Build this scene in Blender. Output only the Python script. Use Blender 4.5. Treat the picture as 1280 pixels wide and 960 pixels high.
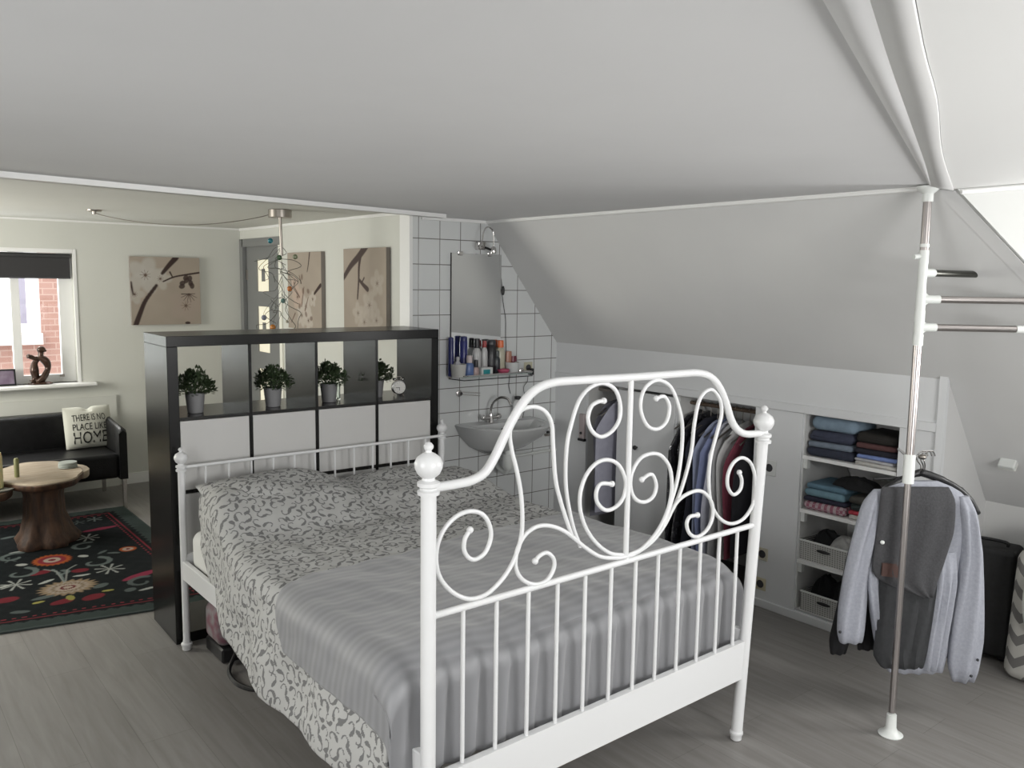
import bpy, math, random
import numpy as np
from mathutils import Vector, Matrix
R_ = math.radians
for o in list(bpy.data.objects): bpy.data.objects.remove(o)
SC = bpy.context.scene; COL = SC.collection

# ---------------------------------------------------------------- camera
CAM = np.array([-1.20346, -4.06073, 1.76142]); FPX = 1063.1
CR = np.array([[0.78125728, -0.62405796, 0.01373777], [0.06358019, 0.10145122, 0.99280673], [0.62096265, 0.77476404, -0.11893723]])
cam = bpy.data.objects.new('camera', bpy.data.cameras.new('camera')); COL.objects.link(cam)
cam.data.sensor_width = 36; cam.data.lens = FPX / 1280 * 36; cam.data.clip_start = .02
M4 = Matrix(((CR[0][0], CR[1][0], -CR[2][0], CAM[0]), (CR[0][1], CR[1][1], -CR[2][1], CAM[1]), (CR[0][2], CR[1][2], -CR[2][2], CAM[2]), (0, 0, 0, 1)))
cam.matrix_world = M4; SC.camera = cam
SC.view_settings.view_transform = 'Standard'; SC.view_settings.look = 'None'
SC.view_settings.gamma = 1; SC.view_settings.use_curve_mapping = False
SC.view_settings.exposure = 0.08
# ---------------------------------------------------------------- world and lights
W = bpy.data.worlds.new('world'); SC.world = W; W.use_nodes = True
W.node_tree.nodes['Background'].inputs[0].default_value = (.93, .97, 1, 1); W.node_tree.nodes['Background'].inputs[1].default_value = 3.0
def area(name, loc, target, sx, sy, power, color, spread=180):
    l = bpy.data.lights.new(name, 'AREA'); l.shape = 'RECTANGLE'; l.size = sx; l.size_y = sy; l.energy = power; l.color = color; l.spread = R_(spread)
    o = bpy.data.objects.new(name, l); COL.objects.link(o); o.location = loc
    o.rotation_euler = (Vector(target) - Vector(loc)).to_track_quat('-Z', 'Y').to_euler()
    return o
area('dormer_daylight', (3.30, -4.10, 1.6), (1.2, -3.3, 2.2), .9, .9, 44, (1, .99, .965))
area('rear_daylight', (.45, -5.52, 1.5), (.8, 0, 1.35), 1.3, 1.0, 36, (1, .985, .96), 130)
area('left_daylight', (-2.42, -2.6, 1.5), (1.2, -1.8, .1), 1.3, 1.0, 13, (1, .985, .96), 105)
area('living_daylight', (-2.42, 2.3, 1.5), (2, 2.1, 1.3), 1.3, 1.0, 72, (1, .97, .87))
area('street_daylight', (-1.0, 5.0, 3.2), (-.1, 3.0, .9), 1.6, 1.2, 130, (1, .98, .93))
fl = bpy.data.lights.new('camera_flash', 'POINT'); fl.energy = 6.5; fl.shadow_soft_size = .02; fl.color = (.97, .98, 1)
fo = bpy.data.objects.new('camera_flash', fl); COL.objects.link(fo); fo.location = tuple(CAM + CR[1] * .05 + CR[2] * .01)

# ---------------------------------------------------------------- helpers
def ray(u, v): return CR.T @ np.array([(u - 640) / FPX, (480 - v) / FPX, 1.0])
def on(u, v, ax, val):
    d = ray(u, v); return CAM + (val - CAM[ax]) / d[ax] * d
def onp(u, v, P, n):
    d = ray(u, v); n = np.array(n, float); return CAM + (n @ (np.array(P) - CAM)) / (n @ d) * d
def mat(name, col, rough=.6, metal=0, **k):
    m = bpy.data.materials.new(name); m.use_nodes = True; b = m.node_tree.nodes['Principled BSDF']
    b.inputs['Base Color'].default_value = (*col, 1); b.inputs['Roughness'].default_value = rough; b.inputs['Metallic'].default_value = metal
    for a, v in k.items(): b.inputs[a.replace('_', ' ')].default_value = v
    return m
def nd(m, t, **k):
    n = m.node_tree.nodes.new(t)
    for a, v in k.items(): setattr(n, a, v)
    return n
def bsdf(m): return m.node_tree.nodes['Principled BSDF']
def noisy(name, c1, c2, scale=8, rough=.6, metal=0, bump=0, stretch=(1, 1, 1), detail=4, bscale=None, **k):
    m = mat(name, c1, rough, metal, **k); L = m.node_tree.links; b = bsdf(m)
    tc = nd(m, 'ShaderNodeTexCoord'); mp = nd(m, 'ShaderNodeMapping'); mp.inputs['Scale'].default_value = stretch
    L.new(tc.outputs['Object'], mp.inputs[0]); n = nd(m, 'ShaderNodeTexNoise'); n.inputs['Scale'].default_value = scale; n.inputs['Detail'].default_value = detail
    L.new(mp.outputs[0], n.inputs['Vector']); r = nd(m, 'ShaderNodeValToRGB')
    r.color_ramp.elements[0].position = .32; r.color_ramp.elements[1].position = .68
    r.color_ramp.elements[0].color = (*c1, 1); r.color_ramp.elements[1].color = (*c2, 1)
    L.new(n.outputs['Fac'], r.inputs[0]); L.new(r.outputs[0], b.inputs['Base Color'])
    if bump:
        n2 = n
        if bscale:
            n2 = nd(m, 'ShaderNodeTexNoise'); n2.inputs['Scale'].default_value = bscale; L.new(mp.outputs[0], n2.inputs['Vector'])
        bu = nd(m, 'ShaderNodeBump'); bu.inputs['Strength'].default_value = bump; bu.inputs['Distance'].default_value = .01
        L.new(n2.outputs['Fac'], bu.inputs['Height']); L.new(bu.outputs[0], b.inputs['Normal'])
    return m
def vcol(name, rough=.8, steps=None, bump=0, spec=.3):
    m = mat(name, (.5, .5, .5), rough); L = m.node_tree.links; b = bsdf(m); b.inputs['Specular IOR Level'].default_value = spec
    a = nd(m, 'ShaderNodeAttribute'); a.attribute_name = 'Col'; src = a.outputs['Color']
    if steps:
        r = nd(m, 'ShaderNodeValToRGB'); r.color_ramp.elements[0].position = steps[0]; r.color_ramp.elements[1].position = steps[1]
        r.color_ramp.elements[0].color = (*steps[2], 1); r.color_ramp.elements[1].color = (*steps[3], 1)
        L.new(src, r.inputs[0]); src = r.outputs[0]
    L.new(src, b.inputs['Base Color'])
    if bump:
        tc = nd(m, 'ShaderNodeTexCoord'); n = nd(m, 'ShaderNodeTexNoise'); n.inputs['Scale'].default_value = 400; L.new(tc.outputs['Object'], n.inputs['Vector'])
        bu = nd(m, 'ShaderNodeBump'); bu.inputs['Strength'].default_value = bump; bu.inputs['Distance'].default_value = .003; L.new(n.outputs['Fac'], bu.inputs['Height']); L.new(bu.outputs[0], b.inputs['Normal'])
    return m

class MB:
    def __init__(s): s.v = []; s.f = []; s.col = None
    def add(s, vs, fs):
        n = len(s.v); s.v += [tuple(float(c) for c in v) for v in vs]; s.f += [tuple(i + n for i in f) for f in fs]; return s
    def box(s, a, b, bev=0):
        x0, x1 = sorted((a[0], b[0])); y0, y1 = sorted((a[1], b[1])); z0, z1 = sorted((a[2], b[2]))
        if bev:
            e = min(bev, (x1 - x0) * .49, (y1 - y0) * .49, (z1 - z0) * .49); vs = []; idx = {}
            for i, (X, sx) in enumerate(((x0, 1), (x1, -1))):
                for j, (Y, sy) in enumerate(((y0, 1), (y1, -1))):
                    for k, (Z, sz) in enumerate(((z0, 1), (z1, -1))):
                        for a_, d in enumerate(((0, e, e), (e, 0, e), (e, e, 0))):
                            idx[i, j, k, a_] = len(vs); vs.append((X + sx * d[0], Y + sy * d[1], Z + sz * d[2]))
            g = lambda i, j, k, a_: idx[i, j, k, a_]
            fs = []
            for q in (0, 1):
                fs.append([g(q, 0, 0, 0), g(q, 1, 0, 0), g(q, 1, 1, 0), g(q, 0, 1, 0)])
                fs.append([g(0, q, 0, 1), g(1, q, 0, 1), g(1, q, 1, 1), g(0, q, 1, 1)])
                fs.append([g(0, 0, q, 2), g(1, 0, q, 2), g(1, 1, q, 2), g(0, 1, q, 2)])
            for p in (0, 1):
                for q in (0, 1):
                    fs.append([g(p, q, 0, 0), g(p, q, 1, 0), g(p, q, 1, 1), g(p, q, 0, 1)])
                    fs.append([g(p, 0, q, 0), g(p, 1, q, 0), g(p, 1, q, 2), g(p, 0, q, 2)])
                    fs.append([g(0, p, q, 1), g(1, p, q, 1), g(1, p, q, 2), g(0, p, q, 2)])
                    for r in (0, 1): fs.append([g(p, q, r, 0), g(p, q, r, 1), g(p, q, r, 2)])
            return s.add(vs, fs)
        vs = [(x, y, z) for x in (x0, x1) for y in (y0, y1) for z in (z0, z1)]
        return s.add(vs, [(0, 1, 3, 2), (4, 6, 7, 5), (0, 4, 5, 1), (2, 3, 7, 6), (0, 2, 6, 4), (1, 5, 7, 3)])
    def tube(s, pts, r, n=8, closed=False, cap=True):
        P = [np.array(p, float) for p in pts]; m = len(P); rr = r if hasattr(r, '__len__') else [r] * m
        prev = None; vs = []
        for i in range(m):
            a = P[(i - 1) % m] if (closed or i > 0) else P[i]; b = P[(i + 1) % m] if (closed or i < m - 1) else P[i]
            t = b - a; t /= (np.linalg.norm(t) + 1e-12)
            if prev is None:
                h = np.array([0, 0, 1.]) if abs(t[2]) < .9 else np.array([1., 0, 0]); u = np.cross(t, h)
            else: u = prev - t * (prev @ t)
            u /= (np.linalg.norm(u) + 1e-12); prev = u; w = np.cross(t, u)
            for k in range(n):
                an = 2 * math.pi * k / n; vs.append(P[i] + rr[i] * (u * math.cos(an) + w * math.sin(an)))
        fs = []
        for i in range(m if closed else m - 1):
            j = (i + 1) % m
            for k in range(n): k2 = (k + 1) % n; fs.append((i * n + k, i * n + k2, j * n + k2, j * n + k))
        if cap and not closed: fs.append(tuple(range(n))[::-1]); fs.append(tuple((m - 1) * n + k for k in range(n)))
        return s.add(vs, fs)
    def lathe(s, prof, c=(0, 0, 0), n=20, axis=(0, 0, 1), sx=1, sy=1):
        ax = Vector(axis).normalized(); q = Vector((0, 0, 1)).rotation_difference(ax); vs = []
        for r, z in prof:
            for k in range(n):
                a = 2 * math.pi * k / n; p = q @ Vector((r * sx * math.cos(a), r * sy * math.sin(a), z)); vs.append((p[0] + c[0], p[1] + c[1], p[2] + c[2]))
        fs = [(i * n + k, i * n + (k + 1) % n, (i + 1) * n + (k + 1) % n, (i + 1) * n + k) for i in range(len(prof) - 1) for k in range(n)]
        fs.append(tuple(range(n))[::-1]); fs.append(tuple((len(prof) - 1) * n + k for k in range(n)))
        return s.add(vs, fs)
    def ball(s, c, r, n=12, sc=(1, 1, 1)):
        m = n // 2 + 1; vs = []
        for i in range(m + 1):
            t = math.pi * i / m
            for k in range(n):
                a = 2 * math.pi * k / n; vs.append((c[0] + sc[0] * r * math.sin(t) * math.cos(a), c[1] + sc[1] * r * math.sin(t) * math.sin(a), c[2] - sc[2] * r * math.cos(t)))
        return s.add(vs, [(i * n + k, i * n + (k + 1) % n, (i + 1) * n + (k + 1) % n, (i + 1) * n + k) for i in range(m) for k in range(n)])
    def grid(s, P, closed_u=False):
        P = np.asarray(P); a, b = P.shape[:2]; fs = []
        for i in range(a - 1):
            for j in range(b - (0 if closed_u else 1)):
                j2 = (j + 1) % b; fs.append((i * b + j, i * b + j2, (i + 1) * b + j2, (i + 1) * b + j))
        return s.add(P.reshape(-1, 3).tolist(), fs)
    def poly(s, pts): return s.add(pts, [tuple(range(len(pts)))])
    def build(s, name, m, parent=None, world=False, smooth=True, cols=None, ang=40, solid=0, off=-1):
        me = bpy.data.meshes.new(name); vs = s.v
        if parent is not None and world:
            r = parent
            while r.parent: r = r.parent
            inv = (Matrix.Translation(r.location) @ r.rotation_euler.to_matrix().to_4x4()).inverted(); vs = [tuple(inv @ Vector(v)) for v in vs]
        me.from_pydata(vs, [], s.f); me.validate()
        if smooth:
            me.polygons.foreach_set('use_smooth', [True] * len(me.polygons)); me.set_sharp_from_angle(angle=R_(ang))
        for mm in (m if isinstance(m, (list, tuple)) else [m]): me.materials.append(mm)
        if cols is not None:
            ca = me.color_attributes.new('Col', 'FLOAT_COLOR', 'POINT'); c = np.ones((len(vs), 4)); c[:, :3] = cols; ca.data.foreach_set('color', c.ravel())
        o = bpy.data.objects.new(name, me); COL.objects.link(o)
        if parent is not None: o.parent = parent
        if solid:
            md = o.modifiers.new('thickness', 'SOLIDIFY'); md.thickness = solid; md.offset = off
        return o
def tag(o, label, cat, group=None, kind=None):
    o['label'] = label; o['category'] = cat
    if group: o['group'] = group
    if kind: o['kind'] = kind
    return o
def thing(name, loc, label, cat, group=None, rz=0):
    o = bpy.data.objects.new(name, None); COL.objects.link(o); o.location = tuple(float(c) for c in loc); o.rotation_euler = (0, 0, rz); o.empty_display_size = .1
    return tag(o, label, cat, group)
def struct(o, label=None, cat=None):
    o['kind'] = 'structure'
    if label: o['label'] = label; o['category'] = cat
    return o
def copy_tree(o, parent=None):
    c = o.copy(); COL.objects.link(c)
    if parent is not None: c.parent = parent
    for ch in o.children: copy_tree(ch, c)
    return c
def smooth_path(pts, k=6):
    P = [np.array(p, float) for p in pts]; P = [2 * P[0] - P[1]] + P + [2 * P[-1] - P[-2]]; out = []
    for i in range(1, len(P) - 2):
        for t in range(k):
            t = t / k; a, b, c, d = P[i - 1:i + 3]
            out.append(.5 * (2 * b + (c - a) * t + (2 * a - 5 * b + 4 * c - d) * t * t + (3 * b - a - 3 * c + d) * t ** 3))
    out.append(P[-2]); return out
def stroke(img, X, Y, pts, w0, w1=None, col=(0, 0, 0), soft=.0):
    """paint a tapered stroke into img (..,3) sampled at X,Y"""
    w1 = w0 if w1 is None else w1; pts = [np.array(p) for p in pts]; n = len(pts) - 1
    for i in range(n):
        a, b = pts[i], pts[i + 1]; d = b - a; L2 = d @ d + 1e-12
        t = np.clip(((X - a[0]) * d[0] + (Y - a[1]) * d[1]) / L2, 0, 1)
        dist = np.hypot(X - a[0] - t * d[0], Y - a[1] - t * d[1]); w = w0 + (w1 - w0) * (i + t) / n
        m = np.clip((w - dist) / (soft + 1e-5) + .5, 0, 1)[..., None]; img[:] = img * (1 - m) + np.array(col) * m
def blob(img, X, Y, c, rx, ry, ang=0, col=(0, 0, 0), soft=.08, alpha=1, pet=0, amp=0, ph=0):
    ca, sa = math.cos(ang), math.sin(ang); x = ((X - c[0]) * ca + (Y - c[1]) * sa) / rx; y = (-(X - c[0]) * sa + (Y - c[1]) * ca) / ry
    r = np.hypot(x, y)
    if pet: r = r / (1 + amp * np.cos(pet * np.arctan2(y, x) + ph))
    m = (np.clip((1 - r) / soft + .5, 0, 1) * alpha)[..., None]; img[:] = img * (1 - m) + np.array(col) * m

# ---------------------------------------------------------------- materials
m_wall = noisy('wall_paint', (.60, .61, .62), (.625, .635, .64), 3, .85, bump=.04, bscale=60)
m_slope = noisy('slope_plaster', (.60, .60, .60), (.635, .635, .63), 1.6, .85, bump=.25, bscale=4)
m_ceil = noisy('ceiling_paint', (.73, .73, .735), (.755, .755, .76), 2, .9, bump=.08, bscale=6)
m_warm = noisy('living_wall_paint', (.62, .625, .585), (.64, .645, .605), 2, .85, bump=.04, bscale=50)
m_warmc = noisy('living_ceiling_paint', (.70, .70, .66), (.72, .72, .68), 2, .9)
m_trim = mat('white_gloss_trim', (.80, .80, .79), .35)
m_white = mat('white_powder_coat', (.66, .665, .67), .28)
m_closet = noisy('closet_paint', (.66, .67, .68), (.68, .69, .70), 4, .5)
m_black = noisy('black_brown_veneer', (.004, .004, .004), (.008, .0078, .0075), 5, .25, stretch=(30, 30, .7), Specular_IOR_Level=.32)
m_door = mat('shelf_door_white', (.50, .495, .485), .45)
m_chrome = mat('chrome', (.68, .66, .65), .12, 1)
m_steel = mat('brushed_nickel', (.38, .35, .32), .35, 1)
m_plw = mat('white_plastic', (.68, .70, .68), .4)
m_blackpl = mat('black_plastic', (.012, .012, .013), .4)
m_ceramic = mat('sink_ceramic', (.56, .57, .57), .12)
m_glass = mat('clear_glass', (.9, .95, .93), .03, Transmission_Weight=1, IOR=1.45)
m_leather = noisy('black_leather', (.004, .004, .0045), (.007, .007, .008), 20, .36, bump=.2, bscale=120, Specular_IOR_Level=.3)

def floor_mat():
    m = mat('grey_laminate', (.2, .2, .2), .42); L = m.node_tree.links; b = bsdf(m)
    tc = nd(m, 'ShaderNodeTexCoord'); mp = nd(m, 'ShaderNodeMapping'); mp.inputs['Rotation'].default_value = (0, 0, R_(90)); L.new(tc.outputs['Object'], mp.inputs[0])
    br = nd(m, 'ShaderNodeTexBrick'); br.inputs['Scale'].default_value = 1; br.inputs['Brick Width'].default_value = 1.3; br.inputs['Row Height'].default_value = .19
    br.inputs['Mortar Size'].default_value = .0015; br.inputs['Mortar Smooth'].default_value = .3; br.offset = .37
    br.inputs['Color1'].default_value = (.205, .196, .187, 1); br.inputs['Color2'].default_value = (.228, .219, .209, 1); br.inputs['Mortar'].default_value = (.155, .148, .14, 1)
    L.new(mp.outputs[0], br.inputs['Vector'])
    m2 = nd(m, 'ShaderNodeMapping'); m2.inputs['Scale'].default_value = (14, 1.1, 1); L.new(tc.outputs['Object'], m2.inputs[0])
    n = nd(m, 'ShaderNodeTexNoise'); n.inputs['Scale'].default_value = 2.2; n.inputs['Detail'].default_value = 6; n.inputs['Distortion'].default_value = .6; L.new(m2.outputs[0], n.inputs['Vector'])
    r = nd(m, 'ShaderNodeValToRGB'); r.color_ramp.elements[0].position = .3; r.color_ramp.elements[0].color = (.84, .83, .82, 1); r.color_ramp.elements[1].position = .7; r.color_ramp.elements[1].color = (1.10, 1.10, 1.10, 1)
    L.new(n.outputs['Fac'], r.inputs[0]); mx = nd(m, 'ShaderNodeMix', data_type='RGBA', blend_type='MULTIPLY'); mx.inputs[0].default_value = 1
    L.new(br.outputs['Color'], mx.inputs[6]); L.new(r.outputs[0], mx.inputs[7]); L.new(mx.outputs[2], b.inputs['Base Color'])
    return m
def tile_mat():
    m = mat('white_wall_tile', (.55, .56, .56), .2); L = m.node_tree.links; b = bsdf(m)
    tc = nd(m, 'ShaderNodeTexCoord'); mp = nd(m, 'ShaderNodeMapping'); mp.inputs['Rotation'].default_value = (R_(90), 0, 0)
    # tile joints: vertical at x = 1.585 + .155 n, horizontal at z = 1.245 + .1542 n
    sx = nd(m, 'ShaderNodeSeparateXYZ'); L.new(tc.outputs['Object'], sx.inputs[0]); outs = []
    for ax, o, p in ((0, 1.585, .154), (2, 1.245, .1542)):
        a = nd(m, 'ShaderNodeMath', operation='SUBTRACT'); a.inputs[1].default_value = o - 40 * p; L.new(sx.outputs[ax], a.inputs[0])
        d = nd(m, 'ShaderNodeMath', operation='DIVIDE'); d.inputs[1].default_value = p; L.new(a.outputs[0], d.inputs[0])
        f = nd(m, 'ShaderNodeMath', operation='FRACT'); L.new(d.outputs[0], f.inputs[0])
        pp = nd(m, 'ShaderNodeMath', operation='PINGPONG'); pp.inputs[1].default_value = .5; L.new(f.outputs[0], pp.inputs[0]); outs.append(pp)
    mn = nd(m, 'ShaderNodeMath', operation='MINIMUM'); L.new(outs[0].outputs[0], mn.inputs[0]); L.new(outs[1].outputs[0], mn.inputs[1])
    r = nd(m, 'ShaderNodeValToRGB'); r.color_ramp.elements[0].position = .011; r.color_ramp.elements[0].color = (.14, .13, .12, 1); r.color_ramp.elements[1].position = .02; r.color_ramp.elements[1].color = (.64, .655, .655, 1)
    L.new(mn.outputs[0], r.inputs[0]); L.new(r.outputs[0], b.inputs['Base Color'])
    bu = nd(m, 'ShaderNodeBump'); bu.inputs['Strength'].default_value = .4; bu.inputs['Distance'].default_value = .004; L.new(r.outputs[0], bu.inputs['Height']); L.new(bu.outputs[0], b.inputs['Normal'])
    return m
m_floor = floor_mat(); m_tile = tile_mat()

# ================================================================= STRUCTURE
ZC = 2.145; ZL = 2.206; YT = .335; YW = 3.56; XS = 1.734; XK = 2.71; XC = 2.087
SLN = np.array([.7917, 0, .623])
def slope_x(z): return XC + (ZC - z) / .7917 * .623
struct(MB().box((-2.6, -5.7, -.1), (3.9, 3.7, 0)).build('floor', m_floor, smooth=False))
B1 = np.array([1.60, .105]); B0 = np.array([-.673, -.3135]); bd = (B0 - B1) / np.linalg.norm(B0 - B1); BL = B1 + bd * ((B1[0] + 2.5) / abs(bd[0]))
P0 = (XC, -2.482, ZC); L1a = on(1035, 0, 2, ZC); dl = (L1a - np.array(P0)); L1b = np.array(P0) + dl * ((2.5 + P0[0]) / abs(dl[0]))
TH = .05
def slab(pts, up=TH):
    n = len(pts); b = MB(); b.add([tuple(p) for p in pts] + [(p[0], p[1], p[2] + up) for p in pts], [tuple(range(n)), tuple(range(n, 2 * n))] + [(i, (i + 1) % n, n + (i + 1) % n, n + i) for i in range(n)])
    return b
struct(slab([(BL[0], BL[1], ZC), (B1[0], B1[1], ZC), (B1[0], YT + .02, ZC), (XC, YT + .02, ZC), P0, tuple(L1b)]).build('ceiling', m_ceil, smooth=False))
struct(slab([(-2.5, BL[1] + .001, ZL), (B1[0], B1[1], ZL), (XS + .1, YT + .1, ZL), (XS + .1, YW + .1, ZL), (-2.5, YW + .1, ZL)]).build('ceiling', m_warmc, smooth=False))
# edge moulding where the two ceilings meet
mn = np.array([-bd[1], bd[0]]); mn = mn if mn[1] < 0 else -mn
b = MB(); a0, a1 = BL, B1
for (o1, o2, z1, z2) in ((-.012, .035, ZC - .022, ZC), (0, -.012, ZC - .022, ZL)):
    q = [tuple(a0 + mn * o1), tuple(a1 + mn * o1), tuple(a1 + mn * o2), tuple(a0 + mn * o2)]
    b.add([(x, y, z1) for x, y in q] + [(x, y, z2) for x, y in q], [(0, 1, 2, 3), (4, 5, 6, 7), (0, 1, 5, 4), (1, 2, 6, 5), (2, 3, 7, 6), (3, 0, 4, 7)])
struct(b.build('trim_1', m_trim, smooth=False))
# ceiling trims along slope and tiled wall
struct(MB().tube([(XC - .004, YT, ZC - .008), (XC - .004, -2.44, ZC - .008)], .011, 8).build('trim_2', m_trim))
struct(MB().box((1.6, YT - .02, ZC - .018), (XC, YT, ZC)).build('trim_3', m_trim, smooth=False))
# sloping roof plane (runs from the ceiling to the low knee wall)
P1 = np.array([2.101, -2.559, 2.127]); Eg = np.array([2.361, -2.726, 1.796])
sb = (np.array(P0) - Eg); ed = Eg - np.array(P0)
Elow = np.array(P0) + ed * ((ZC - .72) / (P0[2] - Eg[2])); xl = slope_x(.72)
sl = MB(); q = [(XC, YT + .05, ZC), tuple(P0), (xl, float(Elow[1]), .72), (xl, YT + .05, .72)]
sl.add(q + [(x + .02, y + .06, z + .02) for x, y, z in q], [(0, 1, 2, 3), (4, 5, 6, 7), (0, 1, 5, 4), (1, 2, 6, 5), (2, 3, 7, 6), (3, 0, 4, 7)])
struct(sl.build('wall_slope', m_slope, smooth=False))
m_knee = mat('low_wall_paint', (.66, .66, .65), .8)
struct(MB().box((xl, YT + .05, 0), (xl + .06, -3.4, .74)).build('wall_knee', m_knee, smooth=False))
# dormer: riser bands, its own ceiling, cheek
def on_z(u, v, z): return on(u, v, 2, z)
dlu = dl / np.linalg.norm(dl); nh = np.array([-dlu[1], dlu[0], 0]); nh = nh if nh[1] < 0 else -nh
def band_plane(P, up): v = nh + np.array([0, 0, up]); n = np.cross(dlu, v); return (P, n)
BP1 = band_plane(np.array(P0), -.06); BP2 = band_plane(P1, -.22)
L1p = [np.array(P0) + dl * t for t in (0, .18, .45, .75, 1.0)]
L2p = [np.array(P0)] + [onp(u, v, *BP1) for u, v in ((1158, 202), (1137, 140), (1114, 71), (1093, 0))]
L3p = [P1] + [onp(u, v, *BP2) for u, v in ((1179, 190), (1173, 128), (1158, 68), (1145, 0))]
for L in (L1p, L2p, L3p):
    d = L[-1] - L[-2]; d = d / np.linalg.norm(d); L.append(L[-1] + d * 2.6)
def resample(L, n=40):
    L = smooth_path(L[:-1], 6) + [L[-1]]; L = np.array(L); d = np.concatenate([[0], np.cumsum(np.linalg.norm(np.diff(L, axis=0), axis=1))]); t = np.linspace(0, d[-1], n)
    return [np.array([np.interp(q_, d, L[:, k]) for k in range(3)]) for q_ in t]
L1s, L2s, L3s = resample(L1p), resample(L2p), resample(L3p)
struct(MB().grid([L1s, L2s]).build('ceiling', m_ceil, solid=.01, ang=80))
chd = (Eg - P1)[:2]; chn = np.array([-chd[1], chd[0], 0])
T1 = onp(1280, 230, P1, chn); Tfar = P1 + (T1 - P1) * 4.6; Cfar = P1 + (Eg - P1) * 4.6
dn = np.cross(L3p[4] - P1, T1 - P1)
def dz(x, y): return float(P1[2] - (dn[0] * (x - P1[0]) + dn[1] * (y - P1[1])) / dn[2])
struct(MB().grid([L2s, [np.array([p[0], p[1], max(p[2], dz(p[0], p[1]) + .004)]) for p in L3s]]).build('ceiling', m_slope, solid=.01, ang=80))
dp = [tuple(p) for p in L3s] + [(-2.5, float(L3s[-1][1]), dz(-2.5, L3s[-1][1])), (-2.5, -5.65, dz(-2.5, -5.65)), (3.4, -5.65, dz(3.4, -5.65)), (3.4, float(Tfar[1]), dz(3.4, Tfar[1])), tuple(Tfar)]
dp = [(x, y, dz(x, y)) for x, y, z in dp]
struct(slab(dp, .04).build('ceiling', mat('dormer_ceiling_paint', (.76, .76, .75), .9), smooth=False))
Cfar = P1 + (onp(1280, 330, P1, chn) - P1) * 4.6
Tz = P1[2] + (T1[2] - P1[2]) * (Cfar[0] - P1[0]) / (T1[0] - P1[0])
ck = MB().add([tuple(P1), (Cfar[0], Cfar[1], Tz), tuple(Cfar)], [(0, 1, 2)])
struct(ck.build('wall_cheek', mat('cheek_paint', (.60, .605, .59), .8), solid=.02, smooth=False))
struct(MB().tube([tuple(P1 + (T1 - P1) * .04 - np.array([.01, .02, .012])), tuple(Tfar - np.array([.01, .02, .012]))], .009, 8).build('trim_4', m_trim))
# dark return along the lower edge of the opening
e1 = np.array(P0); e2 = e1 + ed * 4.2; n3 = np.array([.06, -.03, .045])
Gp = onp(1280, 330, P1, chn)
struct(MB().add([tuple(e1), tuple(e2), tuple(P1 + (Gp - P1) * 4.4), tuple(P1)], [(0, 1, 2, 3)]).build('trim_5', m_slope, solid=.006, smooth=False))
# outer shell out of sight: side walls, rear wall, and an added cover slab against light leaks
struct(MB().box((-2.6, -5.7, 0), (-2.5, -3.25, 2.7)).box((-2.6, -3.25, 0), (-2.5, -1.95, 1.0)).box((-2.6, -3.25, 2.0), (-2.5, -1.95, 2.7)).box((-2.6, -1.95, 0), (-2.5, 1.6, 2.7)).box((-2.6, 1.6, 0), (-2.5, 3.0, .95)).box((-2.6, 1.6, 2.05), (-2.5, 3.0, 2.7)).box((-2.6, 3.0, 0), (-2.5, 3.66, 2.7)).build('wall_left', m_warm, smooth=False))
struct(MB().box((-2.5, -5.7, 0), (3.9, -5.6, 1)).box((-2.5, -5.7, 2.0), (3.9, -5.6, 2.7)).box((-2.5, -5.7, 1), (-.2, -5.6, 2)).box((1.1, -5.7, 1), (3.9, -5.6, 2)).build('wall_rear', m_wall, smooth=False))
struct(MB().box((3.35, -5.7, 0), (3.45, -3.3, 1.1)).box((3.35, -5.7, 2.1), (3.45, -3.3, 2.7)).box((3.35, -5.7, 1.1), (3.45, -4.65, 2.1)).box((3.35, -3.65, 1.1), (3.45, -3.2, 2.1)).box((3.8, -3.3, 0), (3.9, .5, 2.7)).build('wall_right', m_wall, smooth=False))
struct(MB().box((-2.6, -5.7, 2.66), (3.9, 3.7, 2.72)).build('ceiling', m_wall, smooth=False))  # unseen slab added above the real ceilings to keep sky light out
def window(name, a, b, axis):
    t = .045
    fr = MB(); x0, y0, z0 = a; x1, y1, z1 = b
    if axis == 0:
        for yy in (y0, (y0 + y1) / 2 - t / 2, y1 - t): fr.box((x0, yy, z0), (x1, yy + t, z1))
        for zz in (z0, z1 - t): fr.box((x0, y0, zz), (x1, y1, zz + t))
    else:
        for xx in (x0, (x0 + x1) / 2 - t / 2, x1 - t): fr.box((xx, y0, z0), (xx + t, y1, z1))
        for zz in (z0, z1 - t): fr.box((x0, y0, zz), (x1, y1, zz + t))
    return struct(fr.build(name, m_trim, smooth=False))
window('window_2', (3.37, -4.65, 1.1), (3.41, -3.65, 2.1), 0)
window('window_3', (-.2, -5.66, 1), (1.1, -5.62, 2), 1)
window('window_5', (-2.58, -3.25, 1.0), (-2.54, -1.95, 2.0), 0)
window('window_4', (-2.58, 1.6, .95), (-2.54, 3.0, 2.05), 0)
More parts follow.
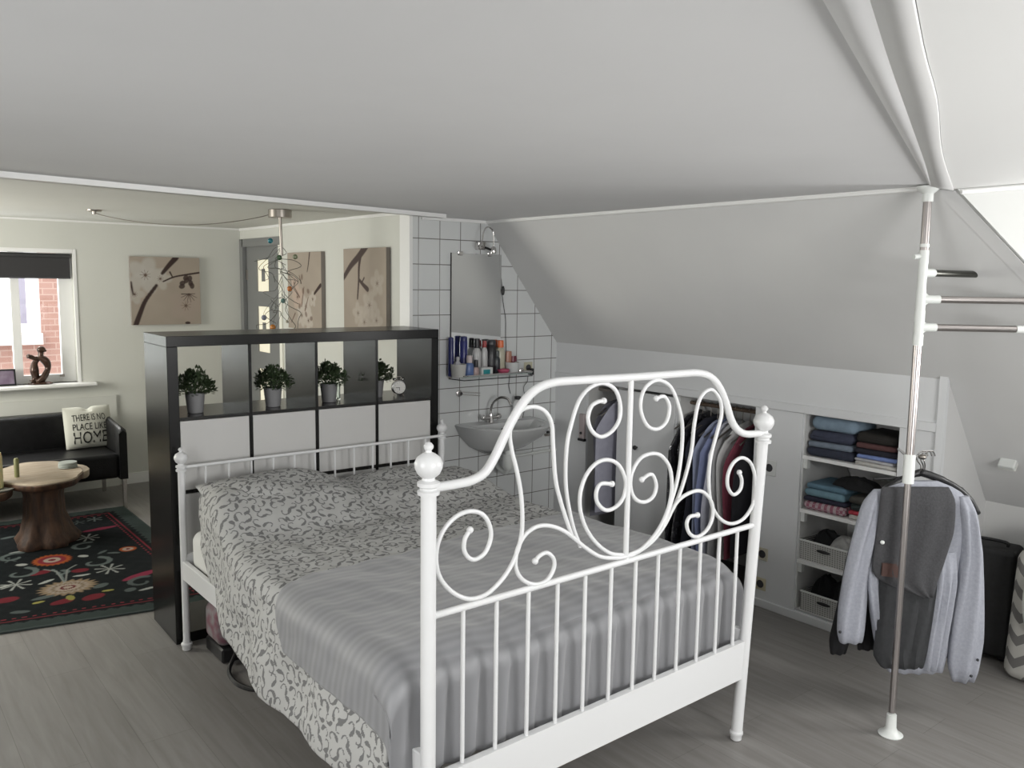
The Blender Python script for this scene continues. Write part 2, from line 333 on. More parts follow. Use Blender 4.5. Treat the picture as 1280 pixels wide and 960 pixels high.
# tiled wall, living room side wall, far wall
tw = MB(); tq = [(1.53, YT), (1.53, YT + .1)]
zk = 1.353
prof = [(1.535, 0), (XK + .25, 0), (XK + .25, zk - .3), (XK, zk), (XC, ZC), (1.535, ZC)]
tw.add([(x, YT, z) for x, z in prof] + [(x, YT + .1, z) for x, z in prof], [(0, 1, 2, 3, 4, 5), (11, 10, 9, 8, 7, 6)] + [(i, (i + 1) % 6, 6 + (i + 1) % 6, 6 + i) for i in range(6)])
struct(tw.build('wall_tiled', m_tile, smooth=False))
struct(MB().box((1.518, YT - .006, 0), (1.54, YT + .106, ZC + .05)).build('trim_6', m_trim, smooth=False))
DY0, DY1, DZ = 2.70, 3.50, 2.06
struct(MB().box((XS, YT + .1, 0), (XS + .1, DY0, ZL)).box((XS, DY0, DZ), (XS + .1, DY1, ZL)).box((XS, DY1, 0), (XS + .1, YW + .1, ZL)).box((XS + .08, DY0, 0), (XS + .1, DY1, DZ)).build('wall_side', m_warm, smooth=False))
struct(MB().box((XS - .012, YT + .12, ZL - .02), (XS, YW, ZL)).box((-2.5, YW - .012, ZL - .015), (XS, YW, ZL)).build('trim_7', m_trim, smooth=False))
WX0, WX1, WZ0, WZ1 = -1.35, .352, .90, 1.945
struct(MB().box((-2.5, YW, 0), (WX0, YW + .14, ZL)).box((WX1, YW, 0), (XS, YW + .14, ZL)).box((WX0, YW, 0), (WX1, YW + .14, WZ0)).box((WX0, YW, WZ1), (WX1, YW + .14, ZL)).build('wall_far', m_warm, smooth=False))
# low panel ledge under the window
struct(MB().box((-2.5, YW - .02, 0), (.63, YW, .775)).build('trim_8', m_warm, smooth=False))
struct(MB().box((.65, YW - .014, 0), (XS, YW, .09)).box((XS - .014, YT + .1, 0), (XS, DY0 - .05, .09)).build('baseboard_far', m_trim, smooth=False))
# window 1
m_pane = bpy.data.materials.new('window_glass'); m_pane.use_nodes = True; nt_ = m_pane.node_tree; nt_.nodes.clear()
o_ = nt_.nodes.new('ShaderNodeOutputMaterial'); a_ = nt_.nodes.new('ShaderNodeBsdfTransparent'); g_ = nt_.nodes.new('ShaderNodeBsdfGlossy'); g_.inputs['Roughness'].default_value = .02; x_ = nt_.nodes.new('ShaderNodeMixShader'); x_.inputs[0].default_value = .04
nt_.links.new(a_.outputs[0], x_.inputs[1]); nt_.links.new(g_.outputs[0], x_.inputs[2]); nt_.links.new(x_.outputs[0], o_.inputs[0])
wf = MB()
wf.box((WX0 - .03, YW - .006, WZ0), (WX0, YW + .002, WZ1 + .03)).box((WX1 - .002, YW - .006, WZ0), (WX1 + .02, YW + .002, WZ1 + .03)).box((WX0, YW - .0055, WZ1 - .002), (WX1 - .003, YW + .002, WZ1 + .0295))
for x in (WX0 + .001, -.6, -.09, WX1 - .101): wf.box((x, YW + .07, WZ0 + .001), (x + (.1 if x > .2 else .06), YW + .12, WZ1 - .001))
wf.box((WX0 + .003, YW + .073, WZ0 + .003), (WX1 - .003, YW + .117, WZ0 + .065)).box((WX0 + .003, YW + .073, WZ1 - .065), (WX1 - .003, YW + .117, WZ1 - .003))
w1 = struct(wf.build('window_1', m_trim, smooth=False), 'white casement window with dark blind above black sofa', 'window')
MB().box((WX0 - .1, YW - .09, WZ0 - .03), (WX1 + .125, YW + .07, WZ0), .008).build('window_sill', m_trim, w1)
MB().box((WX0, YW + .09, WZ0), (WX1, YW + .094, WZ1)).build('pane', m_pane, w1, smooth=False)
MB().box((.23, YW + .055, .945), (.262, YW + .07, .965)).build('window_latch', m_steel, w1)
# door 1 in side wall
m_dgrey = mat('door_grey_paint', (.20, .205, .205), .45); m_dglass = mat('door_glass_backglow', (.80, .76, .62), .5, Emission_Strength=.35, Emission_Color=(1, .93, .72, 1))  # pane emission stands in for light coming from the room behind
d = MB(); t0, t1 = XS + .02, XS + .055
ys = [DY0 + .03, DY0 + .27, DY0 + .50, DY1 - .03]; pz = [(.55, .95), (1.09, 1.5), (1.64, 1.93)]
py0, py1 = 2.99, 3.245
d.box((t0, ys[0], .01), (t1, py0, DZ - .02)).box((t0, py1, .01), (t1, ys[3], DZ - .02))
zz = [.01, .60, .97, 1.12, 1.52, 1.65, 1.925, DZ - .02]
for i in (0, 2, 4, 6): d.box((t0, py0, zz[i]), (t1, py1, zz[i + 1]))
door = struct(d.build('door_1', m_dgrey, smooth=False), 'grey interior door with three small glass panes', 'door')
for i in (1, 3, 5):
    p = MB().box((t0 + .012, py0, zz[i]), (t0 + .018, py1, zz[i + 1])).build('pane', m_dglass, door, smooth=False)
    c = (zz[i] + zz[i + 1]) / 2; MB().box((t0 + .008, 3.09, c - .05), (t0 + .012, 3.16, c + .06)).build('pane_motif', m_dgrey, p, smooth=False)
for z in (1.75, .4): MB().box((t0 - .012, DY1 - .05, z), (t0, DY1 - .03, z + .09)).build('hinge', m_steel, door, smooth=False)
MB().box((XS - .014, DY1 - .02, 0), (XS + .05, DY1 + .05, DZ + .05)).box((XS - .014, DY0 - .05, DZ - .02), (XS + .05, DY1, DZ + .05)).build('door_frame', m_dgrey, door, smooth=False)
MB().box((XS - .012, DY0 - .045, 0), (XS + .05, DY0 + .01, DZ - .02)).build('door_jamb', mat('cream_jamb', (.85, .84, .76), .5), door, smooth=False)

# outside the window: neighbouring brick house
def brick_mat():
    m = mat('red_brick', (.4, .2, .15), .9); L = m.node_tree.links; tc = nd(m, 'ShaderNodeTexCoord'); mp = nd(m, 'ShaderNodeMapping'); mp.inputs['Rotation'].default_value = (R_(90), 0, 0)
    L.new(tc.outputs['Object'], mp.inputs[0]); br = nd(m, 'ShaderNodeTexBrick'); br.inputs['Scale'].default_value = 1; br.inputs['Brick Width'].default_value = .21; br.inputs['Row Height'].default_value = .065; br.inputs['Mortar Size'].default_value = .006
    br.inputs['Color1'].default_value = (.27, .145, .115, 1); br.inputs['Color2'].default_value = (.31, .18, .145, 1); br.inputs['Mortar'].default_value = (.36, .25, .21, 1)
    L.new(mp.outputs[0], br.inputs['Vector']); L.new(br.outputs['Color'], bsdf(m).inputs['Base Color']); return m
YN = 6.2
hb = thing('neighbour_house', (1.0, YN, 0), 'red brick neighbour house with white window seen outside', 'house')
hw = MB()
nx0, nx1, nz0, nz1 = [0] * 4
a = on(13, 340, 1, YN); c_ = on(52, 416, 1, YN); nx0, nx1, nz0, nz1 = a[0] - .6, c_[0], c_[2], 2.6
hw.box((nx1, YN, -1), (nx1 + 3, YN + .2, 4)).box((nx0, YN, -1), (nx1, YN + .2, nz0)).box((nx0, YN, nz1), (nx1, YN + .2, 4)).build('wall', brick_mat(), hb, world=True, smooth=False)
MB().box((nx0 - 4, YN - .02, -1), (nx0 - .001, YN + .2, 4)).build('reflector_wall', mat('reflected_white', (.8, .82, .78), .9), hb, world=True, smooth=False)  # unseen stretch made white so the glossy shelf side reflects pale, not brick
fr = MB(); 
a1 = on(16, 400, 1, YN)[0]; a2 = on(35, 400, 1, YN)[0]; g0 = on(20, 405, 1, YN)[2]
fr.box((nx0, YN + .02, nz0), (a1, YN + .1, nz1)).box((a2, YN + .02, nz0), (nx1, YN + .1, nz1)).box((a1, YN + .02, nz0), (a2, YN + .1, g0)).box((a1, YN + .02, nz1 - .1), (a2, YN + .1, nz1))
nf = fr.build('window_frame', mat('neighbour_frame_white', (.95, .95, .95), .5), hb, world=True, smooth=False)
MB().box((a1, YN + .06, g0), (a2, YN + .08, nz1 - .1)).build('pane', mat('neighbour_pane', (.28, .26, .32), .2), nf, world=True, smooth=False)
MB().box((nx0, YN - .08, nz0 - .12), (nx1, YN, nz0)).build('window_sill', mat('neighbour_sill', (.55, .48, .45), .8), hb, world=True, smooth=False)

# roller blind
bl = thing('roller_blind', (-.5, YW + .04, 1.75), 'dark grey roller blind across the top of the window', 'blind')
MB().box((-.84, -.006, 0), (.835, -.002, .155)).build('fabric', mat('blind_fabric', (.035, .034, .036), .8), bl, smooth=False)
MB().tube([(-.84, 0, .17), (.84, 0, .17)], .018, 10).build('roller', mat('blind_tube', (.04, .04, .042), .6), bl)
MB().box((-.84, -.012, -.012), (.835, .004, .003), .003).build('bottom_bar', mat('blind_bar', (.05, .05, .055), .5), bl)

# ================================================================= BUILT-IN WARDROBE
Y1 = -2.307; FT = .018
wd = thing('built_in_wardrobe', (XK, -1.0, 0), 'white built-in wardrobe with open bays under the sloping roof', 'wardrobe')
f = MB(); X0, X1 = XK, XK + FT; HZ = 1.105
O1 = (.02, -.262); O2 = (-.757, -1.309); O3 = (-1.598, -2.112)
f.box((X0, YT, HZ), (X1, Y1, 1.355)).box((X0, YT, 0), (X1, Y1, .05))
for y0, y1 in ((YT, O1[0]), (-.745, O2[0]), (O2[1], O3[0]), (O3[1], Y1)): f.box((X0, y0, .05), (X1, y1, HZ))
f.build('body', m_closet, wd, world=True, smooth=False)
ep = [(X0, 0), (xl + .01, 0), (xl + .01, .73), (X0 + .002, 1.362), (X0, 1.362)]
MB().add([(x, Y1 + .0, z) for x, z in ep] + [(x, Y1 - .012, z) for x, z in ep], [(0, 1, 2, 3, 4), (9, 8, 7, 6, 5)] + [(i, (i + 1) % 5, 5 + (i + 1) % 5, 5 + i) for i in range(5)]).build('end_board', m_slope, wd, world=True, smooth=False)
MB().box((X0 - .012, YT, 1.106), (X0 + .001, Y1 + .019, 1.150), .003).build('header_trim', m_closet, wd, world=True)
MB().box((X0 - .012, YT, .0), (X0, Y1, .045), .003).build('plinth', m_closet, wd, world=True)
MB().box((X0 - .0145, Y1 - .015, .001), (X0 + .009, Y1 + .02, 1.365)).build('corner_bead', m_closet, wd, world=True, smooth=False)
m_in = mat('wardrobe_interior', (.56, .56, .55), .7)
for y in (.035, -.26, -.757 + .006, -1.32, -1.59, -2.12):
    zt = 1.1; MB().add([(X1, y, .0), (xl, y, 0), (xl, y, .70), (slope_x(1.1) - .02, y, 1.1), (X1, y, 1.1), (X1, y - .014, 0), (xl, y - .014, 0), (xl, y - .014, .70), (slope_x(1.1) - .02, y - .014, 1.1), (X1, y - .014, 1.1)],
        [(0, 1, 2, 3, 4), (9, 8, 7, 6, 5), (0, 1, 6, 5), (1, 2, 7, 6), (2, 3, 8, 7), (3, 4, 9, 8), (4, 0, 5, 9)]).build('partition', m_in, wd, world=True, smooth=False)
dr = MB().box((X0 - .004, -.268, .055), (X1, -.742, 1.09), .002).build('door', m_closet, wd, world=True)
MB().lathe([(.005, 0), (.006, .012), (.014, .018), (.015, .026), (.008, .032)], (X0 - .004, -.45, .741), 14, (-1, 0, 0)).build('knob', m_blackpl, dr, world=True)
shz = [.885, .60, .325, .05]
for z in shz:
    xe = min(xl - .02, slope_x(z) - .02); MB().box((X1 - .01, O3[0] - .006, z - .018), (xe, O3[1] + .006, z)).build('shelf', m_trim, wd, world=True, smooth=False)
    if z > .1: MB().box((X1 + .002, O3[0] - .0065, z - .07), (X1 + .03, O3[0] - .028, z - .018)).build('bracket', m_plw, wd, world=True, smooth=False)
rodm = MB().tube([(X1 + .10, O2[0], 1.055), (X1 + .10, O2[1] - .006, 1.055)], .012, 10)
rodm.build('hanging_rail', mat('rail_brown', (.10, .07, .05), .5), wd, world=True)
MB().tube([(X1 + .10, O1[0] + .008, 1.055), (X1 + .10, O1[1], 1.055)], .012, 10).build('hanging_rail', m_steel, wd, world=True)

def outlet(name, loc, axis, label, col, w=.085, holes=1, rz=0):
    t = thing(name, loc, label, 'socket', rz=rz)
    MB().box((-.006, -w / 2, -w / 2), (0, w / 2, w / 2), .003).build('cover_plate', mat(name + '_plate', col, .4), t)
    MB().lathe([(.022, -.001), (.022, .0015), (.018, .002)], (-.006, 0, 0), 16, (-1, 0, 0)).build('socket_face', mat('socket_dark', (.04, .04, .045), .4), t)
    return t
outlet('wall_socket', (XK, -1.415, .785), 0, 'white square socket on wardrobe front beside the hanging clothes', (.62, .63, .62))
outlet('wall_socket', (XK, -1.398, .30), 0, 'cream socket low on wardrobe front, upper of two', (.55, .52, .42), .07)
outlet('wall_socket', (XK, -1.395, .13), 0, 'cream socket low on wardrobe front, close above the floor', (.50, .46, .33), .07)
t = outlet('wall_socket', (3.02, -2.484, .958), 0, 'white socket box on the sloping wall right of the shirts', (.62, .62, .58), .075)
t.rotation_euler = (0, R_(38), 0); MB().box((-.03, -.036, -.036), (-.004, .036, .036), .004).build('housing', m_plw, t)

# ================================================================= BED
BX, BY = .0238, -.081; BW, BLn = 1.4555, 2.0925; YF = BY - BLn
bed = thing('double_bed', (.75, -1.13, 0), 'white metal double bed with ornate scrolled end towards the camera', 'bed')
def finial(b, x, y, z, s=1.0, tx=0):
    pr = [(.020, -.03), (.030, -.028), (.031, -.018), (.024, -.014), (.024, -.008), (.031, -.004), (.031, .006), (.018, .012), (.017, .018), (.030, .028), (.038, .045), (.039, .058), (.032, .074), (.018, .084), (.009, .088), (.008, .093), (.013, .099), (.0135, .106), (.008, .113), (.001, .116)]
    b.lathe([(r * s, h * s) for r, h in pr], (x, y, z), 20)
def foot(b, x, y):
    b.lathe([(.016, 0), (.021, .004), (.022, .02), (.026, .026), (.026, .034), (.018, .04), (.017, .05)], (x, y, 0), 16)
# far end posts (at the shelf)
for x in (BX, BX + BW):
    b = MB(); foot(b, x, BY); b.tube([(x, BY, .03), (x, BY, .89)], .016, 14); b.build('post', m_white, bed, world=True)
    b = MB(); finial(b, x, BY, .89, .78); b.build('finial', m_white, bed, world=True)
MB().tube([(BX, BY, .886), (BX + BW, BY, .886)], .008, 10).build('top_rail', m_white, bed, world=True)
for i in range(12):
    x = BX + BW * (i + 1) / 13; MB().tube([(x, BY, .45), (x, BY, .886)], .0055, 8).build('spindle', m_white, bed, world=True)
MB().box((BX, BY - .012, .34), (BX + BW, BY + .012, .47), .004).build('end_panel', m_white, bed, world=True)
# near end
XL0, XR_t, XR_b = .024, 1.532, 1.455
def xr(z): return XR_b + (XR_t - XR_b) * min(z, 1.2) / 1.15
def post_near(xf, hz):
    b = MB(); foot(b, xf(0), YF); b.tube([(xf(.03), YF, .03), (xf(hz), YF, hz)], .0215, 18); o = b.build('post', m_white, bed, world=True)
    b = MB(); finial(b, xf(hz), YF, hz, 1.0); b.build('finial', m_white, bed, world=True)
post_near(lambda z: XL0 + .002, 1.218); post_near(xr, 1.196)
TOP = [(0.024, 1.206), (0.043, 1.206), (0.113, 1.206), (0.169, 1.209), (0.216, 1.227), (0.252, 1.27), (0.284, 1.323), (0.316, 1.372), (0.355, 1.418), (0.4, 1.45), (0.458, 1.465), (0.542, 1.467), (0.805, 1.462), (1.04, 1.460), (1.135, 1.457), (1.21, 1.437), (1.264, 1.391), (1.302, 1.334), (1.333, 1.276), (1.371, 1.236), (1.427, 1.213), (1.525, 1.206)]
CUR = {'scroll': [
 [(0.163, 1.068), (0.146, 1.047), (0.142, 1.018), (0.155, 0.992), (0.181, 0.979), (0.216, 0.992), (0.236, 1.031), (0.231, 1.071), (0.206, 1.106), (0.164, 1.122), (0.118, 1.116), (0.078, 1.089), (0.054, 1.047), (0.049, 0.997), (0.064, 0.947), (0.105, 0.899), (0.162, 0.867), (0.225, 0.868), (0.285, 0.904), (0.324, 0.951), (0.346, 1.002), (0.353, 1.055), (0.347, 1.138), (0.33, 1.212), (0.31, 1.276), (0.301, 1.33), (0.316, 1.372), (0.35, 1.396), (0.395, 1.399), (0.436, 1.38), (0.461, 1.341), (0.468, 1.277), (0.48, 1.174), (0.504, 1.096), (0.552, 0.983)],
 [(1.401, 1.07), (1.418, 1.036), (1.41, 1.003), (1.371, 0.990), (1.336, 1.024), (1.333, 1.07), (1.362, 1.111), (1.415, 1.124), (1.473, 1.092), (1.503, 1.024), (1.5, 0.943), (1.442, 0.888), (1.361, 0.881), (1.287, 0.919), (1.24, 0.983), (1.223, 1.063), (1.229, 1.149), (1.258, 1.234), (1.279, 1.297), (1.267, 1.353), (1.213, 1.394), (1.155, 1.365), (1.13, 1.278), (1.12, 1.184), (1.086, 1.081), (1.043, 1.002), (0.984, 0.938)],
 [(0.405, 0.929), (0.423, 0.943), (0.453, 0.946), (0.48, 0.92), (0.479, 0.887), (0.449, 0.858), (0.401, 0.858), (0.354, 0.885), (0.33, 0.927), (0.335, 0.976), (0.363, 1.017), (0.409, 1.035), (0.457, 1.03), (0.506, 1.01), (0.551, 0.981), (0.61, 0.934), (0.677, 0.891), (0.746, 0.872), (0.803, 0.866), (0.86, 0.872), (0.933, 0.899), (0.991, 0.947), (1.035, 1.004), (1.081, 1.029), (1.145, 1.038), (1.195, 1.023), (1.24, 0.977), (1.244, 0.921), (1.213, 0.882), (1.163, 0.868), (1.121, 0.887), (1.103, 0.923), (1.117, 0.948), (1.16, 0.948)],
 [(0.597, 0.936), (0.562, 1.01), (0.534, 1.11), (0.526, 1.186), (0.53, 1.27), (0.546, 1.333), (0.575, 1.401), (0.619, 1.439), (0.677, 1.45), (0.731, 1.427), (0.757, 1.377), (0.755, 1.328), (0.723, 1.293), (0.676, 1.28), (0.636, 1.301), (0.616, 1.341), (0.627, 1.378), (0.653, 1.392), (0.683, 1.394)],
 [(0.921, 1.384), (0.96, 1.388), (0.988, 1.353), (0.98, 1.308), (0.951, 1.285), (0.914, 1.282), (0.876, 1.302), (0.848, 1.35), (0.85, 1.399), (0.877, 1.432), (0.928, 1.445), (0.989, 1.42), (1.03, 1.36), (1.058, 1.285), (1.06, 1.191), (1.045, 1.098), (1.015, 1.017), (0.979, 0.938)],
 [(0.803, 0.869), (0.732, 0.889), (0.669, 0.933), (0.621, 0.99), (0.593, 1.053), (0.591, 1.111), (0.615, 1.165), (0.66, 1.198), (0.713, 1.201), (0.762, 1.175), (0.792, 1.122), (0.787, 1.072), (0.753, 1.042), (0.706, 1.037), (0.668, 1.066), (0.66, 1.101), (0.679, 1.127), (0.73, 1.12)],
 [(0.803, 0.869), (0.874, 0.879), (0.947, 0.923), (0.997, 0.988), (1.016, 1.059), (1.004, 1.134), (0.964, 1.181), (0.918, 1.199), (0.86, 1.193), (0.821, 1.158), (0.809, 1.109), (0.83, 1.061), (0.874, 1.039), (0.918, 1.048), (0.936, 1.081), (0.922, 1.119), (0.899, 1.13), (0.863, 1.117)]]}
MB().tube(smooth_path([(x, YF, z) for x, z in TOP], 5), .0135, 14).build('arched_top_rail', m_white, bed, world=True)
ends = {0: [0], 1: [0], 2: [0, -1], 3: [-1], 4: [0], 5: [-1], 6: [-1]}
for i, c in enumerate(CUR['scroll']):
    P = smooth_path([(x, YF + (.003 if i % 2 else -.003), z) for x, z in c], 6); b = MB().tube(P, .0068, 10)
    for e in ends[i]: b.ball(tuple(P[e]), .0105, 10)
    b.build('scroll', m_white, bed, world=True)
MB().tube([(.801, YF, 1.462), (.801, YF, .853)], .0095, 12).build('centre_bar', m_white, bed, world=True)
MB().tube([(XL0, YF, .845), (xr(.85), YF, .853)], .0105, 12).build('middle_rail', m_white, bed, world=True)
for x in (.143, .263, .384, .501, .619, .736, .851, .963, 1.076, 1.188, 1.296, 1.402):
    MB().tube([(x, YF, .38), (x, YF, .85)], .0068, 10).build('spindle', m_white, bed, world=True)
MB().add([(XL0 + .02, YF - .012, .228), (xr(.25) - .01, YF - .012, .252), (xr(.4) - .01, YF - .012, .402), (XL0 + .02, YF - .012, .375), (XL0 + .02, YF + .012, .228), (xr(.25) - .01, YF + .012, .252), (xr(.4) - .01, YF + .012, .402), (XL0 + .02, YF + .012, .375)],
         [(0, 1, 2, 3), (7, 6, 5, 4), (0, 1, 5, 4), (1, 2, 6, 5), (2, 3, 7, 6), (3, 0, 4, 7)]).build('end_panel', m_white, bed, world=True, smooth=False)
for x in (BX, BX + BW): MB().box((x - .012, YF, .35), (x + .012, BY, .44), .003).build('side_rail', m_white, bed, world=True)
b = MB()
for i in range(10): b.box((BX + .02, YF + .1 + i * .2, .39), (BX + BW - .02, YF + .17 + i * .2, .40))
b.build('slats', mat('slat_wood', (.45, .35, .22), .6), bed, world=True, smooth=False)
def softbox(b, x0, x1, y0, y1, z0, z1, r=.05, n=6):
    rows = []
    for k in range(2 * n + 2):
        if k <= n: a = math.pi / 2 * k / n; rr = r * (1 - math.sin(a)); z = z0 + r * (1 - math.cos(a)) ; 
        else: a = math.pi / 2 * (k - n - 1) / n; rr = r * (1 - math.cos(a)); z = z1 - r * (1 - math.sin(a))
        ring = []
        for cx, cy, a0 in ((x1, y1, 0), (x0, y1, 90), (x0, y0, 180), (x1, y0, 270)):
            sx = 1 if cx == x1 else -1; sy = 1 if cy == y1 else -1
            for j in range(6):
                an = R_(a0 + 90 * j / 5); R2 = max(r - rr, .001) ; ring.append((cx - sx * r + R2 * math.cos(an), cy - sy * r + R2 * math.sin(an), z))
        rows.append(ring)
    b.grid(rows, closed_u=True); nr = len(rows[0]); base = len(b.v) - len(rows) * nr
    b.f.append(tuple(base + i for i in range(nr))); b.f.append(tuple(base + (len(rows) - 1) * nr + i for i in range(nr)))
    return b
mt = softbox(MB(), BX + .02, BX + BW - .02, YF + .085, BY - .03, .402, .592, .05).build('mattress', mat('mattress_white', (.62, .62, .60), .9)); tag(mt, 'white mattress under the duvet, showing at the head corner', 'mattress')
# ---- leaf scroll pattern (procedural, computed here)
rng = np.random.default_rng(5)
NT = 300; TS = .30
gx, gy = np.meshgrid((np.arange(NT) + .5) / NT * TS, (np.arange(NT) + .5) / NT * TS); tile = np.ones((NT, NT, 3))
cent = []; tries = 0
while len(cent) < 44 and tries < 12000:
    tries += 1; p = rng.random(2) * TS
    if all(min(abs(p[0] - c[0]), TS - abs(p[0] - c[0])) ** 2 + min(abs(p[1] - c[1]), TS - abs(p[1] - c[1])) ** 2 > .0385 ** 2 for c in cent): cent.append(p)
def tor(fn, p):
    for dx in (-TS, 0, TS):
        for dy in (-TS, 0, TS):
            o = p + np.array([dx, dy])
            if -.08 < o[0] < TS + .08 and -.08 < o[1] < TS + .08: fn(o)
WW = [.0020, .0048, .0060, .0060, .0050, .0038, .0028, .0022, .0019, .0018, .0018, .0018, .0018, .0020, .0024]
for k, p in enumerate(cent):
    an = rng.random() * 6.28; sg = 1 if rng.random() < .5 else -1; s_ = 1.08 + .3 * rng.random(); st = []; q_ = np.array([0., 0.])
    for i in range(15): st.append(q_.copy()); q_ = q_ + .0040 * s_ * np.array([math.cos(an), math.sin(an)]); an += sg * R_(5 + 1.75 * i)
    mid = sum(st) / 15
    def leaf(o, st=st, s_=s_):
        for m_ in range(14): stroke(tile, gx, gy, [o + st[m_] - mid, o + st[m_ + 1] - mid], WW[m_] * s_, WW[m_ + 1] * s_, (0, 0, 0), .0014)
    tor(leaf, p)
def pat(u, v):
    x = (np.asarray(u) / TS % 1) * NT - .5; y = (np.asarray(v) / TS % 1) * NT - .5; x0 = np.floor(x).astype(int); y0 = np.floor(y).astype(int); fx, fy = x - x0, y - y0
    g = lambda i, j: tile[j % NT, i % NT, 0]
    return g(x0, y0) * (1 - fx) * (1 - fy) + g(x0 + 1, y0) * fx * (1 - fy) + g(x0, y0 + 1) * (1 - fx) * fy + g(x0 + 1, y0 + 1) * fx * fy
m_duvet = vcol('grey_leaf_print_cotton', .85, (.35, .65, (.170, .170, .170), (.445, .445, .435)), bump=.15)
def fnoise(x, y, seed=0):
    r = np.random.default_rng(seed); s = 0
    for i in range(9):
        k = r.normal(size=2) * (3 + 2.2 * i); s = s + np.sin(k[0] * x + k[1] * y + r.random() * 6.28) / (1 + i * .55)
    return s / 3
# ---- duvet
XA, XB = BX - .035, BX + BW + .04; ZT = .645; RR = .055
def hem(y): return float(np.interp(-y, [.15, .33, .43, .70, .94, 1.25, 1.85, 2.2], [.66, .54, .44, .36, .30, .275, .268, .275]))
def xedge(y): return float(np.interp(-y, [.2, .5, .8, 1.2], [BX + .075, BX + .03, BX - .02, BX - .045]))
def duvet_pt(u, y, lift=0.0, top=ZT):
    """u: arc length from the top left edge; negative hangs down the left side"""
    XA = xedge(y); wid = XB - XA; UW = RR * 3.14 + wid - 2 * RR
    amp = .150 - .085 * min(1, max(0, (u - .15) / 1.1)); g_ = min(1, max(0, (-.34 - y) / .42)); bul = amp * (1 - g_ * g_ * (3 - 2 * g_)) - (.05 * max(0, (y + .24) / .12) ** 2) + .012
    bul -= .03 * math.exp(-((u - .74) / .07) ** 2) * (1 - g_)
    zt = top + bul
    if u < 0: s = -u; x = XA - .012 - .035 * (s / .35) ** 1.2; z = zt - RR - s; nx, nz = -1, 0
    elif u < RR * 1.57: a = u / RR; x = XA + RR - RR * math.cos(a) - .012 * (1 - u / (RR * 1.57)); z = zt - RR + RR * math.sin(a); nx, nz = -math.cos(a), math.sin(a)
    elif u < RR * 1.57 + wid - 2 * RR: x = XA + RR + (u - RR * 1.57); z = zt; nx, nz = 0, 1
    elif u < RR * 3.14 + wid - 2 * RR: a = (u - RR * 1.57 - wid + 2 * RR) / RR; x = XB - RR + RR * math.sin(a); z = zt - RR + RR * math.cos(a); nx, nz = math.sin(a), math.cos(a)
    else: s = u - (RR * 3.14 + wid - 2 * RR); x = XB + .03 * s; z = zt - RR - s; nx, nz = 1, 0
    return x, z, nx, nz
UW = RR * 3.14 + (XB - XA) - 2 * RR
DU = .0047
ys = np.arange(-.15, -2.085, -DU); P = []; C = []
for y in ys:
    h = hem(y); zt = duvet_pt(-.001, y)[1]; sl_ = zt - h; us = np.linspace(-sl_, UW + .22, 500); row = []
    for u in us: x, z, nx, nz = duvet_pt(u, y); row.append((x, y, z, nx, nz, u))
    P.append(row)
A = np.array(P); wr = fnoise(A[..., 5] * 1.6, A[..., 1] * 1.3, 3) * .010 + .004 * np.sin(A[..., 5] * 31 + 5 * np.sin(A[..., 1] * 3)) * np.clip(-A[..., 5] * 8, 0, 1) + .006 * fnoise(A[..., 5] * 4, A[..., 1] * 3, 8)
side = np.clip(-A[..., 5] * 5, 0, 1) * .014 * np.sin(A[..., 1] * 13 + A[..., 5] * 4)
fd = np.clip((-1.95 - A[..., 1]) / .13, 0, 1); topm = (A[..., 5] > 0)
V = np.stack([A[..., 0] + A[..., 3] * (wr + side), A[..., 1], A[..., 2] + A[..., 4] * wr - fd ** 2 * .13 * topm], -1)
cols = pat(A[..., 5] + 1, A[..., 1] + .02 * np.sin(A[..., 5] * 3)).reshape(-1, 1) * np.ones(3)
dv = MB().grid(V).build('duvet', m_duvet, cols=cols, ang=180, solid=.012); tag(dv, 'white duvet with grey leaf scroll print hanging over the bed side', 'duvet')
# ---- grey bed spread
m_spread = mat('grey_satin_stripe', (.2, .2, .21), .55); L = m_spread.node_tree.links
tc = nd(m_spread, 'ShaderNodeTexCoord'); wv = nd(m_spread, 'ShaderNodeTexWave', bands_direction='Y'); wv.inputs['Scale'].default_value = 9; wv.inputs['Distortion'].default_value = .6; wv.inputs['Detail'].default_value = 1
L.new(tc.outputs['Object'], wv.inputs[0]); r = nd(m_spread, 'ShaderNodeValToRGB'); r.color_ramp.elements[0].color = (.19, .192, .202, 1); r.color_ramp.elements[1].color = (.23, .232, .243, 1)
L.new(wv.outputs['Fac'], r.inputs[0]); L.new(r.outputs[0], bsdf(m_spread).inputs['Base Color']); bsdf(m_spread).inputs['Sheen Weight'].default_value = .3
NV = 190; NF = 60; NC = 360; P = np.zeros((NV + NF, NC, 3)); aux = np.zeros((NV + NF, NC, 5))
